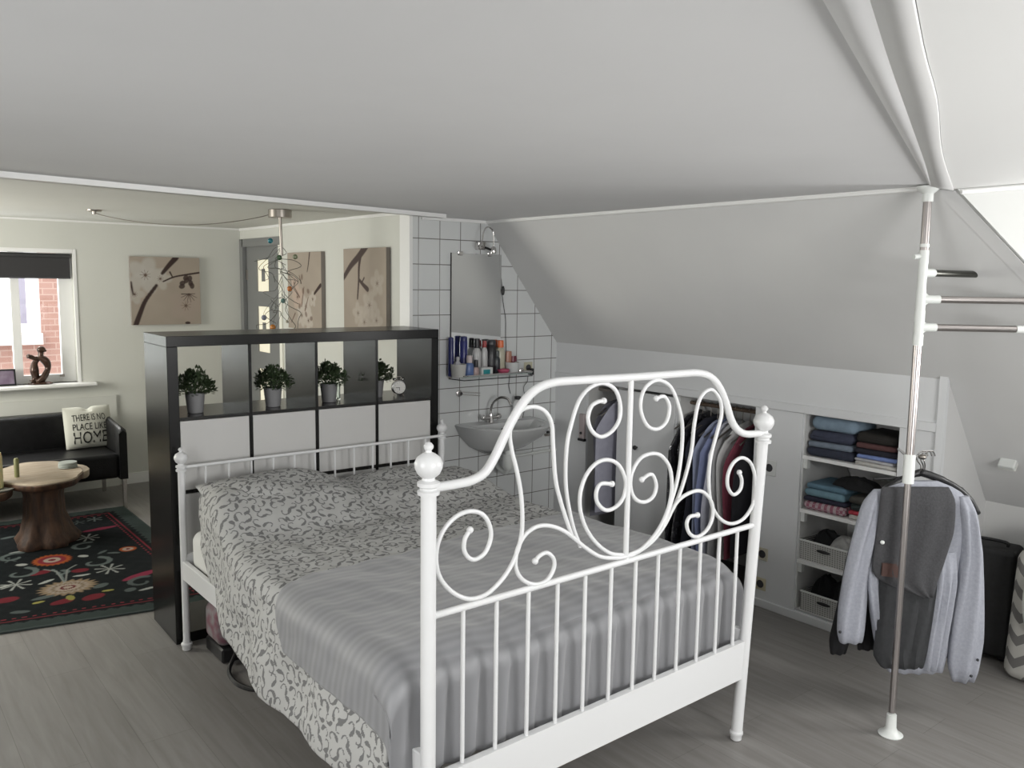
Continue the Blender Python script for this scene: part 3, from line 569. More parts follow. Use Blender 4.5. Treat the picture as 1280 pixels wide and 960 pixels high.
for j in range(NV + NF):
    for i in range(NC):
        u = -.10 + (UW + .22 + .10) * i / (NC - 1)
        ystart = -1.255 + .115 * max(0, min(1, u / 1.4)) - .17 * max(0, (.16 - u) / .26) ** 1.8
        if j < NV:
            t = j / (NV - 1); y = ystart + (-2.075 - ystart) * t; x, z, nx, nz = duvet_pt(u, y); drop = max(0, (-1.97 - y) / .105)
            P[j, i] = (x, y, z - (drop ** 2) * .035 * (1 if u > 0 else .5)); aux[j, i] = (nx, nz, u, y, -.006 * (3 - j) / 3 if j < 3 else 0)
        else:
            s = (j - NV + 1) / NF; x, z, nx, nz = duvet_pt(u, -2.075); z0 = z - .035 * (1 if u > 0 else .5)
            a = min(1, s * 3.2) * math.pi / 2; rr = .055; yy = -2.075 - rr * math.sin(a) * .8; zz = z0 - rr * (1 - math.cos(a)) + 0
            if s * 3.2 > 1: zz -= (s - 1 / 3.2) * .33
            shade_bulge = abs(math.sin(math.pi * (x - .143 + .02 * s) / .1165)) ** .9; k = min(1, s * 2.6)  # bulges at spindle spacing shape in the shadows the spindles would cast
            yy -= .020 * (shade_bulge - .7) * k; zz += .006 * (shade_bulge - .7) * (1 - s) * k
            P[j, i] = (x + nx * .0, yy, zz); aux[j, i] = (nx, nz, u, -2.075, 0)
U_, Y_ = aux[..., 2], aux[..., 3]
wv_ = fnoise(U_ * 1.6, Y_ * 1.3, 3) * .010 + .006 * fnoise(U_ * 4, Y_ * 3, 8) + .026 + np.maximum(0, -U_) * .1 + .004 * np.sin(U_ * 7 + Y_ * 9) + aux[..., 4]
fade = np.ones(NV + NF); fade[NV:] = np.linspace(1, .3, NF)
P[..., 0] += aux[..., 0] * wv_; P[..., 2] += aux[..., 1] * wv_ * fade[:, None]
bs = MB().grid(P).build('bedspread', m_spread, ang=180, solid=.003); bs.data.flip_normals() if False else None; tag(bs, 'plain grey striped bedspread laid across the foot of the bed', 'bedspread')
# ---- pillows
def fn0(a, b, sd): return math.sin(a * 3 + sd) * math.cos(b * 4 + sd)
def pillow(name, c, w, h, t, rot, label, seed, uo):
    o = thing(name, c, label, 'pillow', 'patterned pillows on the bed'); n = 104; P = []; Cc = []
    rm = Matrix.Rotation(rot[2], 3, 'Z') @ Matrix.Rotation(rot[0], 3, 'X') @ Matrix.Rotation(rot[1], 3, 'Y')
    for sgn in (1, -1):
        g = []
        for i in range(n + 1):
            row = []
            for j in range(n + 1):
                a, b_ = -1 + 2 * i / n, -1 + 2 * j / n; k = (max(0, 1 - abs(a) ** 2.6) * max(0, 1 - abs(b_) ** 2.6)) ** .55
                pin = 1 - .07 * (1 - abs(a) ** 2) * (abs(b_) > -1) * abs(b_) ** 3; pin2 = 1 - .07 * (1 - abs(b_) ** 2) * abs(a) ** 3
                z = sgn * t / 2 * k * (1 + .13 * float(fn0(a, b_, seed))) ; v = rm @ Vector((b_ * w / 2 * pin2, a * h / 2 * pin, z)); row.append(tuple(v)); Cc.append(pat(b_ * w / 2 + uo, a * h / 2 + uo * 1.7))
            g.append(row)
        P.append(g)
    b = MB(); b.grid(P[0]); b.grid([r[::-1] for r in P[1]]); k = (n + 1) ** 2; cc = Cc[:k]; c2 = np.array(Cc[k:]).reshape(n + 1, n + 1)[:, ::-1].ravel()
    b.build('pillowcase', m_duvet, o, cols=np.concatenate([cc, c2])[:, None] * np.ones(3), ang=180)
    return o
pillow('pillow', (.415, -.305, .735), .68, .40, .19, (R_(14), R_(3), R_(2)), 'patterned pillow on the left side of the bed', 2, .1)
pillow('pillow', (1.10, -.305, .690), .66, .38, .14, (R_(10), 0, R_(-2)), 'patterned pillow lying flatter on the right side of the bed', 7, .55)

# under the bed
t = thing('duffel_bag', (.42, -.62, 0), 'black bag pushed under the patterned duvet side', 'bag')
softbox(MB(), -.27, .25, -.38, .34, .0, .17, .06).build('body', noisy('bag_nylon', (.008, .008, .009), (.014, .014, .016), 30, .6, bump=.3), t)
MB().tube(smooth_path([(-.27, .25, .05), (-.33, .17, .016), (-.345, .05, .011), (-.31, -.05, .011), (-.26, -.10, .03)], 6), .010, 8).build('handle', m_blackpl, t)
m_pink = noisy('pink_grey_print', (.20, .185, .19), (.15, .06, .08), 22, .8, detail=1)
t = softbox(MB(), .09, .60, -.33, -.13, .07, .25, .04).build('storage_bag', m_pink); tag(t, 'pink and grey printed storage bag under the head of bed', 'bag')
t = MB().box((.10, -.34, .0), (.60, -.12, .068), .008).build('storage_tray', m_blackpl); tag(t, 'flat black tray under the printed storage bag', 'tray')

# ================================================================= ROOM DIVIDER SHELF
SA = -.0195
sh = thing('cube_shelf', (0, 0, 0), 'black-brown cube shelf room divider with white doors behind the bed', 'shelf unit', rz=SA)
DP = .39; S = 1.49
MB().box((0, 0, S - .05), (S, DP, S), .002).build('top_board', m_black, sh)
MB().box((.05, 0, 0), (S - .05, DP, .05), .002).build('bottom_board', m_black, sh)
for x in (0, S - .05): MB().box((x, 0, 0), (x + .05, DP, S - .05), .002).build('side_board', m_black, sh)
cx = [.05, .401, .752, 1.103]
for x in (.385, .736, 1.087): MB().box((x, .003, .05), (x + .016, DP - .003, 1.44)).build('divider', m_black, sh, smooth=False)
m_blk2 = noisy('black_shelf_top', (.011, .0105, .010), (.018, .017, .016), 5, .2, stretch=(.7, 20, 20))
for z in (1.089, .7375, .385):
    for x in cx: MB().box((x, .003, z), (x + .335, DP - .003, z + .016)).build('shelf', m_blk2, sh, smooth=False)
for z0, z1 in ((.7535, 1.089), (.401, .7375), (.05, .385)):
    for k, x in enumerate(cx):
        if z0 < .1 and k == 0: continue
        MB().box((x + .002, .002, z0 + .002), (x + .333, .02, z1 - .002), .001).build('door', m_door, sh)
def shp(lx, ly, lz): c, s = math.cos(SA), math.sin(SA); return (lx * c - ly * s, lx * s + ly * c, lz)
# ---- potted plants
m_pot = mat('grey_pot', (.20, .20, .205), .55); m_soil = mat('soil', (.02, .015, .01), .9)
m_leaf = noisy('box_leaf_green', (.022, .042, .016), (.06, .085, .04), 25, .5)
def plant(loc, seed, label):
    rn = random.Random(seed); t = thing('potted_plant', loc, label, 'plant', 'potted plants on the shelf')
    MB().lathe([(.034, 0), (.037, .002), (.043, .06), (.047, .1), (.044, .1), (.040, .06), (.036, .088)], (0, 0, 0), 24).build('pot', m_pot, t)
    MB().lathe([(.001, .086), (.043, .088), (.001, .090)], (0, 0, 0), 16).build('soil', m_soil, t)
    b = MB(); st = MB()
    for s in range(34):
        a = rn.random() * 6.28; el = R_(rn.uniform(8, 88)); base = np.array([.012 * math.cos(a), .012 * math.sin(a), .09]); d = np.array([math.cos(a) * math.cos(el), math.sin(a) * math.cos(el), math.sin(el)])
        st.tube([base, base + d * .045 + np.array([0, 0, .006]), base + d * .08], .0012, 5)
    for s in range(950):
        a = rn.random() * 6.28; cz = rn.random() ** .8; rr_ = rn.uniform(.5, 1.0) ** .6 * (1 + .12 * math.sin(a * 3 + seed) + .10 * math.sin(cz * 7 + a * 2)); sz_ = math.sqrt(max(0, 1 - cz * cz)); d = np.array([math.cos(a) * sz_, math.sin(a) * sz_, cz])
        p = np.array([0, 0, .092]) + d * rr_ * np.array([.088, .088, .112]); an = rn.random() * 6.28
        v = np.array([math.cos(an), math.sin(an), rn.uniform(-.4, .9)]); v = v / np.linalg.norm(v) * .55 + d * .7; v /= np.linalg.norm(v); w = np.cross(v, [0.3, .2, 1]); w /= np.linalg.norm(w); nn_ = np.cross(v, w)
        l = rn.uniform(.017, .026); wd_ = l * .30
        b.add([p, p + v * l * .5 + w * wd_ + nn_ * .001, p + v * l, p + v * l * .5 - w * wd_ + nn_ * .001, p + v * l * .5 - nn_ * .0015], [(0, 1, 4), (1, 2, 4), (2, 3, 4), (3, 0, 4)])
    st.build('stems', m_leaf, t); b.build('foliage', m_leaf, t, smooth=False)
for lx, sd, nm in ((.163, 1, 'leftmost potted plant on the black shelf, alone in its bay'), (.558, 2, 'potted plant in the second shelf bay from the left'), (.872, 3, 'potted plant in the third bay beside the tall glass'), (1.178, 4, 'potted plant partly behind the divider next to the alarm clock')):
    ly = .13 if sd < 4 else .17
    p = shp(lx, ly, 1.105); plant(p, sd, nm)
p = shp(.945, .17, 1.105); t = MB().lathe([(.012, 0), (.013, .004), (.012, .06), (.013, .1), (.011, .1), (.010, .01), (.001, .008)], p, 14).build('glass_vase', m_glass); tag(t, 'slim clear glass tube beside the third potted plant', 'vase')
# ---- alarm clock
t = thing('alarm_clock', shp(1.297, .10, 1.105), 'small round silver alarm clock on the shelf', 'clock', rz=R_(-12))
MB().lathe([(.036, 0), (.041, .003), (.041, .026), (.034, .034)], (0, .015, .052), 28, (0, 1, 0)).build('case', mat('clock_metal', (.5, .5, .5), .25, 1), t)
MB().lathe([(.035, 0), (.035, .002)], (0, .0125, .052), 28, (0, 1, 0)).build('dial', mat('dial_white', (.62, .61, .58), .5), t)
b = MB().box((-.022, .010, .0505), (0, .012, .0535)).box((-.001, .010, .036), (.001, .012, .053))
for k in range(12): a = k * math.pi / 6; b.box((.029 * math.cos(a) - .001, .0105, .052 + .029 * math.sin(a) - .001), (.029 * math.cos(a) + .001, .0125, .052 + .029 * math.sin(a) + .001))
b.build('hands', m_blackpl, t, smooth=False)
for sx in (-1, 1):
    MB().tube([(sx * .022, .03, .018), (sx * .030, .03, .002)], .004, 8).build('leg', m_steel, t)
    MB().ball((sx * .024, .03, .098), .013, 12, (1, 1, .6)).build('bell', mat('bell_metal', (.5, .5, .5), .2, 1), t)
MB().tube([(-.018, .03, .106), (-.008, .03, .113), (.008, .03, .113), (.018, .03, .106)], .002, 6).build('handle', m_steel, t)

# ================================================================= SINK AREA
# washbasin
sk = thing('washbasin', (2.17, YT, .85), 'grey-white ceramic washbasin on the tiled wall', 'washbasin')
def ell(a, rx, ry, yb):  # half oval plan against the wall
    c, s = math.cos(a), math.sin(a); return rx * (abs(c) ** .85) * (1 if c > 0 else -1), (-abs(s) ** .8 * ry if s > 0 else 0) + yb
rows = []
specs = [(.10, .10, -.20, -.12), (.20, .22, -.15, 0), (.275, .345, -.075, 0), (.305, .40, -.02, 0), (.315, .415, 0, 0), (.305, .405, .008, 0), (.275, .37, .004, -.0), (.255, .335, -.008, -.0), (.20, .26, -.09, -.05), (.10, .16, -.12, -.08), (.01, .1, -.125, -.13)]
n = 40
for rx, ry, z, yo in specs:
    ring = []
    for k in range(n):
        a = 2 * math.pi * k / n; c, s = math.cos(a), math.sin(a)
        if z > -.01 or (rx > .15 and specs.index((rx, ry, z, yo)) < 5): y = -ry * s if s > 0 else 0.0
        else: y = -ry * s if s > 0 else -.10
        if s <= 0 and specs.index((rx, ry, z, yo)) > 5: y = -.105
        x = rx * (1 if c >= 0 else -1) * abs(c) ** .8; ring.append((x, y - .002, z))
    rows.append(ring)
b = MB().grid(rows, closed_u=True); b.f.append(tuple(range(n))); b.f.append(tuple((len(rows) - 1) * n + i for i in range(n)))
b.build('basin', m_ceramic, sk, ang=60)
MB().box((-.02, -.108, -.045), (.02, -.104, -.03), .004).build('overflow', m_blackpl, sk)
MB().lathe([(.022, 0), (.022, -.06), (.035, -.07), (.036, -.15), (.02, -.17)][::-1], (0, -.16, -.13), 16).build('trap', m_plw, sk)
MB().tube(smooth_path([(0, -.16, -.28), (0, -.13, -.32), (0, -.06, -.30), (0, 0, -.26)], 5), .018, 10).build('drain_pipe', m_plw, sk)
# tap
tp = thing('basin_tap', (2.10, YT - .06, .858), 'chrome two-handle tap with swan neck spout on the washbasin', 'tap')
MB().lathe([(.024, 0), (.022, .01), (.016, .02), (.015, .05), (.012, .06)], (0, 0, 0), 16).tube([(-.05, 0, .03), (.05, 0, .03)], .012, 10).build('body', m_chrome, tp)
MB().tube(smooth_path([(0, 0, .05), (0, 0, .09), (.008, -.02, .135), (.03, -.06, .165), (.055, -.10, .16), (.065, -.125, .125)], 6), .009, 10).build('spout', m_chrome, tp)
for sx in (-1, 1): MB().lathe([(.012, 0), (.019, .005), (.019, .02), (.012, .028)], (sx * .05, 0, .03), 8, (sx, -.2, .4)).build('handle', m_chrome, tp)
# towel arm
ta = thing('towel_arm', (1.885, YT, 1.055), 'small chrome swivel towel arm left of the tap', 'towel rail')
MB().lathe([(.022, 0), (.022, .01), (.012, .014), (.012, .03)], (0, 0, 0), 14, (0, -1, 0)).build('mount', m_chrome, ta)
for dz in (-.006, .010): MB().tube([(0, -.025, dz), (.125, -.06, dz - .01)], .0035, 8).build('arm', m_chrome, ta)
# mirror
mi = thing('wall_mirror', (2.015, YT, 1.70), 'frameless rectangular mirror on the tiled wall', 'mirror')
MB().box((-.195, -.010, -.44), (.195, -.004, .235)).build('glass', mat('mirror_silver', (.80, .81, .81), .02, 1), mi, smooth=False)
MB().box((-.199, -.0105, -.44), (-.195, -.003, .237)).build('edge', m_blackpl, mi, smooth=False)
for x in (-.13, .10): MB().box((x - .018, -.018, .222), (x + .018, 0, .248), .004).build('clip', m_chrome, mi)
# lamp above the mirror
lp = thing('mirror_lamp', (2.03, YT, 1.985), 'chrome gooseneck spot lamp above the mirror', 'lamp')
MB().box((-.03, -.05, -.025), (.03, 0, .025), .006).build('base', m_chrome, lp)
gp = [onp(*q_, (2.06, YT - .1, 2.0), (0, 1, 0)) - np.array([2.03, YT, 1.985]) for q_ in ((598, 308), (603, 300), (604, 292), (607, 285), (611, 284), (616, 288), (617, 298), (617, 310))]
MB().tube(smooth_path([(.01, -.04, 0)] + gp, 5), .004, 8).build('gooseneck', m_chrome, lp)
MB().lathe([(.008, .01), (.017, 0), (.019, -.02), (.016, -.035), (.002, -.036)][::-1], tuple(gp[-1] + np.array([0, 0, .0])), 14).build('lamp_head', m_chrome, lp)
MB().tube([(.02, -.05, -.01), (.075, -.07, -.03)], .007, 8).build('switch_arm', m_blackpl, lp)
ccord = [on(u, v, 1, YT - .008) for u, v in ((624, 318), (625, 340), (627, 352), (628, 370), (630, 385), (632, 400), (632, 420), (633, 440), (634, 462), (637, 468), (636, 482), (638, 492))]
cd = thing('lamp_cord', ccord[0], 'thin black lamp cord with inline switch beside the mirror', 'cord')
MB().tube(smooth_path(ccord, 4), .0022, 6).build('cable', m_blackpl, cd, world=True)
MB().ball(tuple(ccord[3] - np.array([0, .008, -.035])), .014, 10, (.8, .6, 2.2)).build('inline_switch', m_blackpl, cd, world=True)
# glass shelf with rail
SZ = 1.172
gs = thing('glass_shelf', (2.10, YT, SZ), 'narrow glass shelf with chrome rail above the washbasin', 'shelf')
MB().box((-.27, -.125, -.006), (.29, -.01, 0), .002).build('glass_plate', mat('shelf_glass', (.35, .42, .40), .08, Alpha=1), gs)
MB().tube(smooth_path([(-.28, 0, .0), (-.285, -.06, .004), (-.27, -.13, .006), (-.2, -.14, .008), (.2, -.14, .008), (.28, -.135, .006), (.30, -.06, .004), (.295, 0, 0)], 5), .004, 8).build('rail', m_chrome, gs)
MB().tube([(-.27, -.138, -.02), (.28, -.138, -.02)], .003, 8).tube([(-.27, -.138, -.02), (-.29, 0, -.02)], .003, 8).build('lower_rail', m_blackpl, gs)
for x in (-.285, .295): MB().lathe([(.02, 0), (.02, .008), (.01, .015)], (x, 0, 0), 12, (0, -1, 0)).build('mount', m_chrome, gs)
# toiletries
def crop7(x): return 540 + x / 6.4
KX = 1 / 6.4
def toil(x, ytop, ybot, w, kind, c1, c2, cat, label, name, cap=.25, dy=-.075, gl=False):
    pos = on(crop7(x), 464, 1, YT + dy); sc = abs(on(crop7(x) + 10, 464, 1, YT + dy)[0] - pos[0]) / 10
    h = (ybot - ytop) * KX * np.linalg.norm(pos - CAM) * CR[2] @ ((pos - CAM) / np.linalg.norm(pos - CAM)) / FPX; r = w * KX * sc * .50
    t = thing(name, (pos[0], YT + dy, SZ), label, cat, 'toiletries on the glass shelf'); ch = h * cap
    m1 = mat(name + '_body', c1, .3); m2 = mat(name + '_cap', c2, .35)
    if kind == 'bottle':
        MB().lathe([(r * .9, 0), (r, .004), (r, (h - ch) * .82), (r * .8, (h - ch) * .93), (r * .45, h - ch), (r * .45, h - ch + .002)], (0, 0, 0), 18, sy=.75).build('bottle_body', m1, t)
        MB().lathe([(r * .62, h - ch), (r * .64, h - ch * .5), (r * .58, h - .002), (r * .3, h)], (0, 0, 0), 14).build('cap', m2, t)
    elif kind == 'can':
        MB().lathe([(r * .95, 0), (r, .003), (r, h - ch - .004), (r * .92, h - ch)], (0, 0, 0), 18).build('can_body', m1, t)
        MB().lathe([(r * .96, h - ch), (r * .97, h - ch * .4), (r * .85, h - .003), (r * .5, h)], (0, 0, 0), 18).build('cap', m2, t)
        MB().lathe([(r * 1.005, h * .25), (r * 1.005, h * .45)], (0, 0, 0), 18).build('label_band', m2, t)
    elif kind == 'tube':
        MB().lathe([(r * .7, 0), (r * .7, ch), (r, ch + .002), (r * .98, h * .8), (r * .9, h)], (0, 0, 0), 16, sy=.6).build('tube_body', m1, t)
        MB().lathe([(r * .72, 0), (r * .72, ch)], (0, 0, 0), 14).build('cap', m2, t)
    elif kind == 'cup':
        MB().lathe([(r * .8, 0), (r * .85, .003), (r, h), (r * .93, h), (r * .78, .006), (r * .1, .005)], (0, 0, 0), 22).build('cup_body', m1, t)
    elif kind == 'box':
        MB().box((-r, -.02, 0), (r, .02, h), .002).build('carton', m1, t); MB().box((-r * .7, -.0206, h * .2), (r * .5, -.0200, h * .75)).ball((r * .1, -.0205, h * .45), .012, 8, (1.4, .05, .8)).build('print', m2, t)
    elif kind == 'bowl':
        MB().lathe([(r * .6, 0), (r, h * .7), (r * .95, h), (r * .5, h * .6), (r * .1, h * .5)], (0, 0, 0), 18).build('soap_dish', m1, t)
    return t
NV_ = (.02, .025, .12); WH = (.50, .50, .50); BKc = (.015, .015, .018)
toil(150, 215, 530, 36, 'can', NV_, (.03, .035, .14), 'spray can', 'navy spray can at the left end of the glass shelf', 'spray_can', .1, -.04)
toil(250, 215, 530, 52, 'can', (.025, .03, .16), NV_, 'spray can', 'tall dark blue can behind the white cup', 'spray_can', .12, -.04)
toil(357, 240, 530, 62, 'bottle', WH, BKc, 'bottle', 'white shampoo bottle with black cap on glass shelf', 'shampoo_bottle', .26, -.04)
toil(418, 262, 530, 46, 'bottle', WH, (.30, .03, .03), 'bottle', 'white bottle with red cap on glass shelf', 'shampoo_bottle', .2, -.04)
toil(472, 258, 530, 62, 'can', BKc, (.03, .03, .035), 'spray can', 'tall black can in the middle of glass shelf', 'spray_can', .15, -.04)
toil(520, 340, 525, 42, 'bottle', (.03, .035, .04), (.05, .06, .06), 'bottle', 'short dark bottle right of the tall black can', 'lotion_bottle', .25, -.06)
toil(545, 262, 525, 66, 'bottle', (.48, .46, .36), (.65, .14, .04), 'bottle', 'cream bottle with bright orange cap', 'shampoo_bottle', .22, -.04)
toil(612, 345, 515, 46, 'tube', (.40, .20, .14), (.30, .04, .03), 'tube', 'brown and orange tube behind the right white cup', 'cream_tube', .2, -.04)
toil(655, 385, 515, 44, 'tube', (.14, .02, .04), (.30, .3, .3), 'tube', 'dark red tube standing in the right cup area', 'cream_tube', .2, -.05)
toil(205, 365, 520, 40, 'bottle', (.5, .5, .54), (.5, .5, .5), 'bottle', 'pale bottle rising behind the left white cup', 'lotion_bottle', .2, -.05)
toil(212, 437, 540, 104, 'cup', (.55, .55, .53), WH, 'cup', 'wide white cup near the left of the glass shelf', 'cup', .2, -.09)
toil(298, 372, 540, 64, 'bottle', (.10, .16, .34), (.56, .48, .48), 'bottle', 'clear blue pump bottle with pale cap', 'soap_bottle', .35, -.09)
toil(352, 405, 535, 44, 'bottle', (.38, .28, .27), BKc, 'bottle', 'small pinkish bottle with black dropper cap', 'lotion_bottle', .45, -.10)
toil(428, 476, 540, 88, 'box', (.55, .57, .56), (.02, .22, .24), 'box', 'small white carton with teal print', 'carton', .2, -.10)
toil(457, 425, 480, 36, 'bottle', (.40, .03, .07), (.40, .03, .07), 'bottle', 'small red bottle below the tall black can', 'lotion_bottle', .2, -.07)
toil(572, 485, 525, 78, 'bowl', (.40, .06, .12), WH, 'dish', 'pink soap dish on the glass shelf', 'soap_dish', .2, -.10)
toil(642, 430, 518, 90, 'cup', (.55, .56, .56), WH, 'cup', 'white cup at the right end of the glass shelf', 'cup', .2, -.085)
# soap bottle on basin
p = (2.33, YT - .05, .858)
t = thing('shampoo_bottle', p, 'white bottle with dark round label standing on the washbasin', 'bottle')
MB().lathe([(.034, 0), (.036, .005), (.037, .09), (.03, .12), (.013, .132)], (0, 0, 0), 20, sy=.65).build('bottle_body', mat('soap_white', (.62, .62, .62), .35), t)
MB().lathe([(.016, .13), (.022, .135), (.022, .15), (.012, .153)], (0, 0, 0), 14).build('cap', m_blackpl, t)
MB().ball((0, -.0235, .085), .016, 12, (1, .08, .8)).build('emblem', mat('emblem_dark', (.05, .05, .06), .5), t)
# socket with plug and cord
t = outlet('wall_socket', (2.455, YT, 1.19), 0, 'cream tile wall socket with black plug beside glass shelf', (.50, .48, .36), .075, rz=R_(90))
t = thing('power_plug', (2.458, YT - .012, 1.165), 'black plug in the socket with a hanging cord', 'plug')
MB().box((-.018, -.035, -.022), (.018, 0, .022), .006).build('plug_body', m_blackpl, t)
pc = [on(u, v, 1, YT - .02) for u, v in ((660, 470), (659, 477), (655, 483), (655, 490), (657, 497), (656, 510), (652, 528))]
MB().tube(smooth_path(pc, 5), .0022, 6).build('cord', m_blackpl, t, world=True)
# pipes and valves
t = thing('water_pipe', (2.45, YT, .60), 'white horizontal water pipe low on the tiled wall', 'pipe')
MB().tube([(-.28, -.02, -.005), (.255, -.02, .005)], .010, 10).build('pipe_run', m_plw, t)
for x in (-.2, .05, .22): MB().box((x - .008, -.03, -.014), (x + .008, 0, .014), .003).build('pipe_clip', m_plw, t)
t = thing('stop_valve', (2.58, YT, .715), 'pair of small dark stop valves right of the washbasin', 'valve')
for x in (-.04, .04):
    MB().tube([(x, 0, 0), (x, -.035, 0)], .009, 8).tube([(x - .02, -.03, 0), (x + .02, -.03, 0)], .007, 8).build('valve_body', m_steel, t)
    MB().lathe([(.012, 0), (.012, .012), (.006, .016)], (x, -.03, .014), 10).build('valve_handle', m_blackpl, t)

# ================================================================= LIVING AREA
# rug
rug_c = [np.array(p) for p in ((-1.35, .78), (.467, .42), (.467, 2.78), (-1.35, 2.88))]
nu, nv = 300, 390; uu, vv = np.meshgrid(np.linspace(0, 1, nu), np.linspace(0, 1, nv))
RX = (1 - vv) * ((1 - uu) * rug_c[0][0] + uu * rug_c[1][0]) + vv * ((1 - uu) * rug_c[3][0] + uu * rug_c[2][0])
RY = (1 - vv) * ((1 - uu) * rug_c[0][1] + uu * rug_c[1][1]) + vv * ((1 - uu) * rug_c[3][1] + uu * rug_c[2][1])
img = np.ones(RX.shape + (3,)) * np.array([.007, .009, .010])
w_ = 1.8; h_ = 2.2; ex = np.minimum(uu, 1 - uu) * w_; ey = np.minimum(vv, 1 - vv) * h_; e = np.minimum(ex, ey)
GT = np.array([.034, .046, .043]); RD = np.array([.20, .025, .035]); OR = np.array([.42, .10, .03]); CRM = np.array([.48, .40, .33]); GY = np.array([.12, .145, .14]); WHC = np.array([.48, .50, .47]); YL = np.array([.45, .42, .12]); PK = np.array([.30, .04, .08]); TAN = np.array([.34, .25, .16])
zig = .012 * np.abs(((np.where(ex < ey, vv * h_, uu * w_) / .06) % 1) - .5) * 2
img[e < .09 + zig * 2] = GT; img[(e > .135) & (e < .146)] = RD * .7; img[e < .012] = GY * .5
dots = (np.sin(np.where(ex < ey, vv * h_, uu * w_) * 2 * np.pi / .045) > .2) & (e > .165) & (e < .178); img[dots] = RD
def fl(u, v): p = on(u, v, 2, .01); return np.array([p[0], p[1]])
def rb(u, v, rx, ry, col, ang=0, pet=0, amp=0): blob(img, RX, RY, fl(u, v), rx * .68, ry * .72, ang, np.array(col) * .62, .12, 1, pet, amp)
rb(65, 700, .155, .155, OR, 0, 22, .06); rb(65, 700, .115, .115, RD * 1.3); rb(65, 700, .07, .07, CRM); rb(65, 700, .03, .03, RD)
rb(160, 686, .075, .075, OR); rb(160, 686, .05, .05, CRM); rb(160, 686, .02, .02, RD)
for rr_, c in ((.21, TAN), (.16, CRM * .9), (.125, TAN * .7), (.10, CRM), (.06, RD * .7), (.035, CRM)): rb(85, 734, rr_, rr_ * .8, c, 0, 20, .10)
for (u, v, rx, ry, c, a) in ((125, 661, .17, .04, PK, .1), (175, 719, .17, .05, PK, .4), (50, 716, .09, .05, RD, .2), (100, 713, .07, .05, RD, -.3), (78, 752, .09, .05, RD, .2), (117, 746, .09, .06, RD, .3), (8, 750, .09, .06, RD, 0),
    (58, 727, .075, .022, WHC, .5), (102, 719, .07, .020, WHC, -.1), (27, 706, .05, .03, WHC, -.6), (104, 695, .05, .03, WHC, -.9), (54, 747, .09, .03, GY, .1), (126, 732, .07, .04, GY, .5), (135, 738, .045, .02, YL, -.2), (48, 753, .045, .02, YL, .1), (25, 765, .07, .03, GY, -.4), (88, 747, .03, .06, YL * .8, 0),
    (187, 735, .09, .02, WHC, .1), (163, 737, .05, .04, GY, .6), (128, 690, .06, .02, GY, .7), (142, 691, .06, .02, GY, -.6), (22, 690, .07, .02, WHC, 0), (10, 672, .07, .03, GY, .2), (6, 733, .06, .02, WHC, .4)):
    rb(u, v, rx, ry, c, a)
def sprig(u, v, s, n=7, c=WHC):
    s *= .7; c = c * .6
    p = fl(u, v)
    for k in range(n): a = 2 * math.pi * k / n + .3; q_ = p + s * np.array([math.cos(a), 1.2 * math.sin(a)]); stroke(img, RX, RY, [p, q_], .003, .008, c * .85, .004)
sprig(109, 672, .10, 8); sprig(137, 711, .11, 8); sprig(20, 731, .11, 8); sprig(118, 649, .07, 6, GY * 1.8); sprig(12, 700, .06, 5, GY); sprig(98, 653, .06, 5, GY)
def swirl(u, v, s, dr=1, c=GY):
    s *= .7; c = c * .75
    p = fl(u, v); pts = [p + s * (1 - k / 16) * np.array([math.cos(dr * k * .42 + 1), math.sin(dr * k * .42 + 1)]) for k in range(13)]; stroke(img, RX, RY, pts, .018, .008, c, .006)
swirl(106, 683, .13, 1); swirl(118, 703, .15, -1); swirl(18, 697, .14, 1); swirl(24, 717, .15, -1); swirl(178, 727, .13, 1, GY * .8); swirl(76, 716, .06, -1)
stroke(img, RX, RY, [fl(66, 712), fl(76, 718), fl(80, 727)], .009, .006, GY, .004); stroke(img, RX, RY, [fl(95, 706), fl(84, 712), fl(82, 727)], .006, .004, WHC * .4, .004); stroke(img, RX, RY, [fl(55, 712), fl(70, 714), fl(80, 728)], .006, .004, WHC * .4, .004)
hz = .010 + .0008 * np.sin(RX * 60) * np.sin(RY * 55)
rg = MB().grid(np.stack([RX, RY, hz], -1)).build('patterned_rug', vcol('woven_rug', .95, bump=.5, spec=.1), cols=img.reshape(-1, 3), solid=.009, ang=180)
tag(rg, 'black rug with red, orange and grey folk flower pattern under tree-stump table', 'rug')
# sofa
sf = thing('leather_sofa', (-.45, 3.1, 0), 'black leather sofa with chrome legs below the window', 'sofa')
sx0, sx1 = -1.45, .498
softbox(MB(), sx0 + .1, sx1 - .05, 2.76, 3.30, .235, .425, .03).build('seat', m_leather, sf, world=True)
softbox(MB(), sx0 + .02, sx1 - .02, 3.26, 3.45, .24, .685, .05).build('backrest', m_leather, sf, world=True)
for x0, x1 in ((sx0, sx0 + .1), (sx1 - .055, sx1)):
    b = MB(); rows = []
    for y, zt in ((2.735, .60), (2.76, .625), (2.9, .635), (3.1, .65), (3.3, .672), (3.45, .685)):
        rows.append([(x0, y, .23), (x1, y, .23), (x1, y, zt - .02), (x1 - .02, y, zt), (x0 + .02, y, zt), (x0, y, zt - .02)])
    b.grid(rows, closed_u=True); b.f.append(tuple(range(6))); b.f.append(tuple(30 + i for i in range(6))); b.build('armrest', m_leather, sf, world=True, ang=50)
for x in (sx0 + .03, sx1 - .025):
    for y in (2.755, 3.40): MB().box((x - .014, y - .014, 0.0 if y > 2.8 else .0), (x + .014, y + .014, .235), .002).build('leg', m_chrome, sf, world=True)
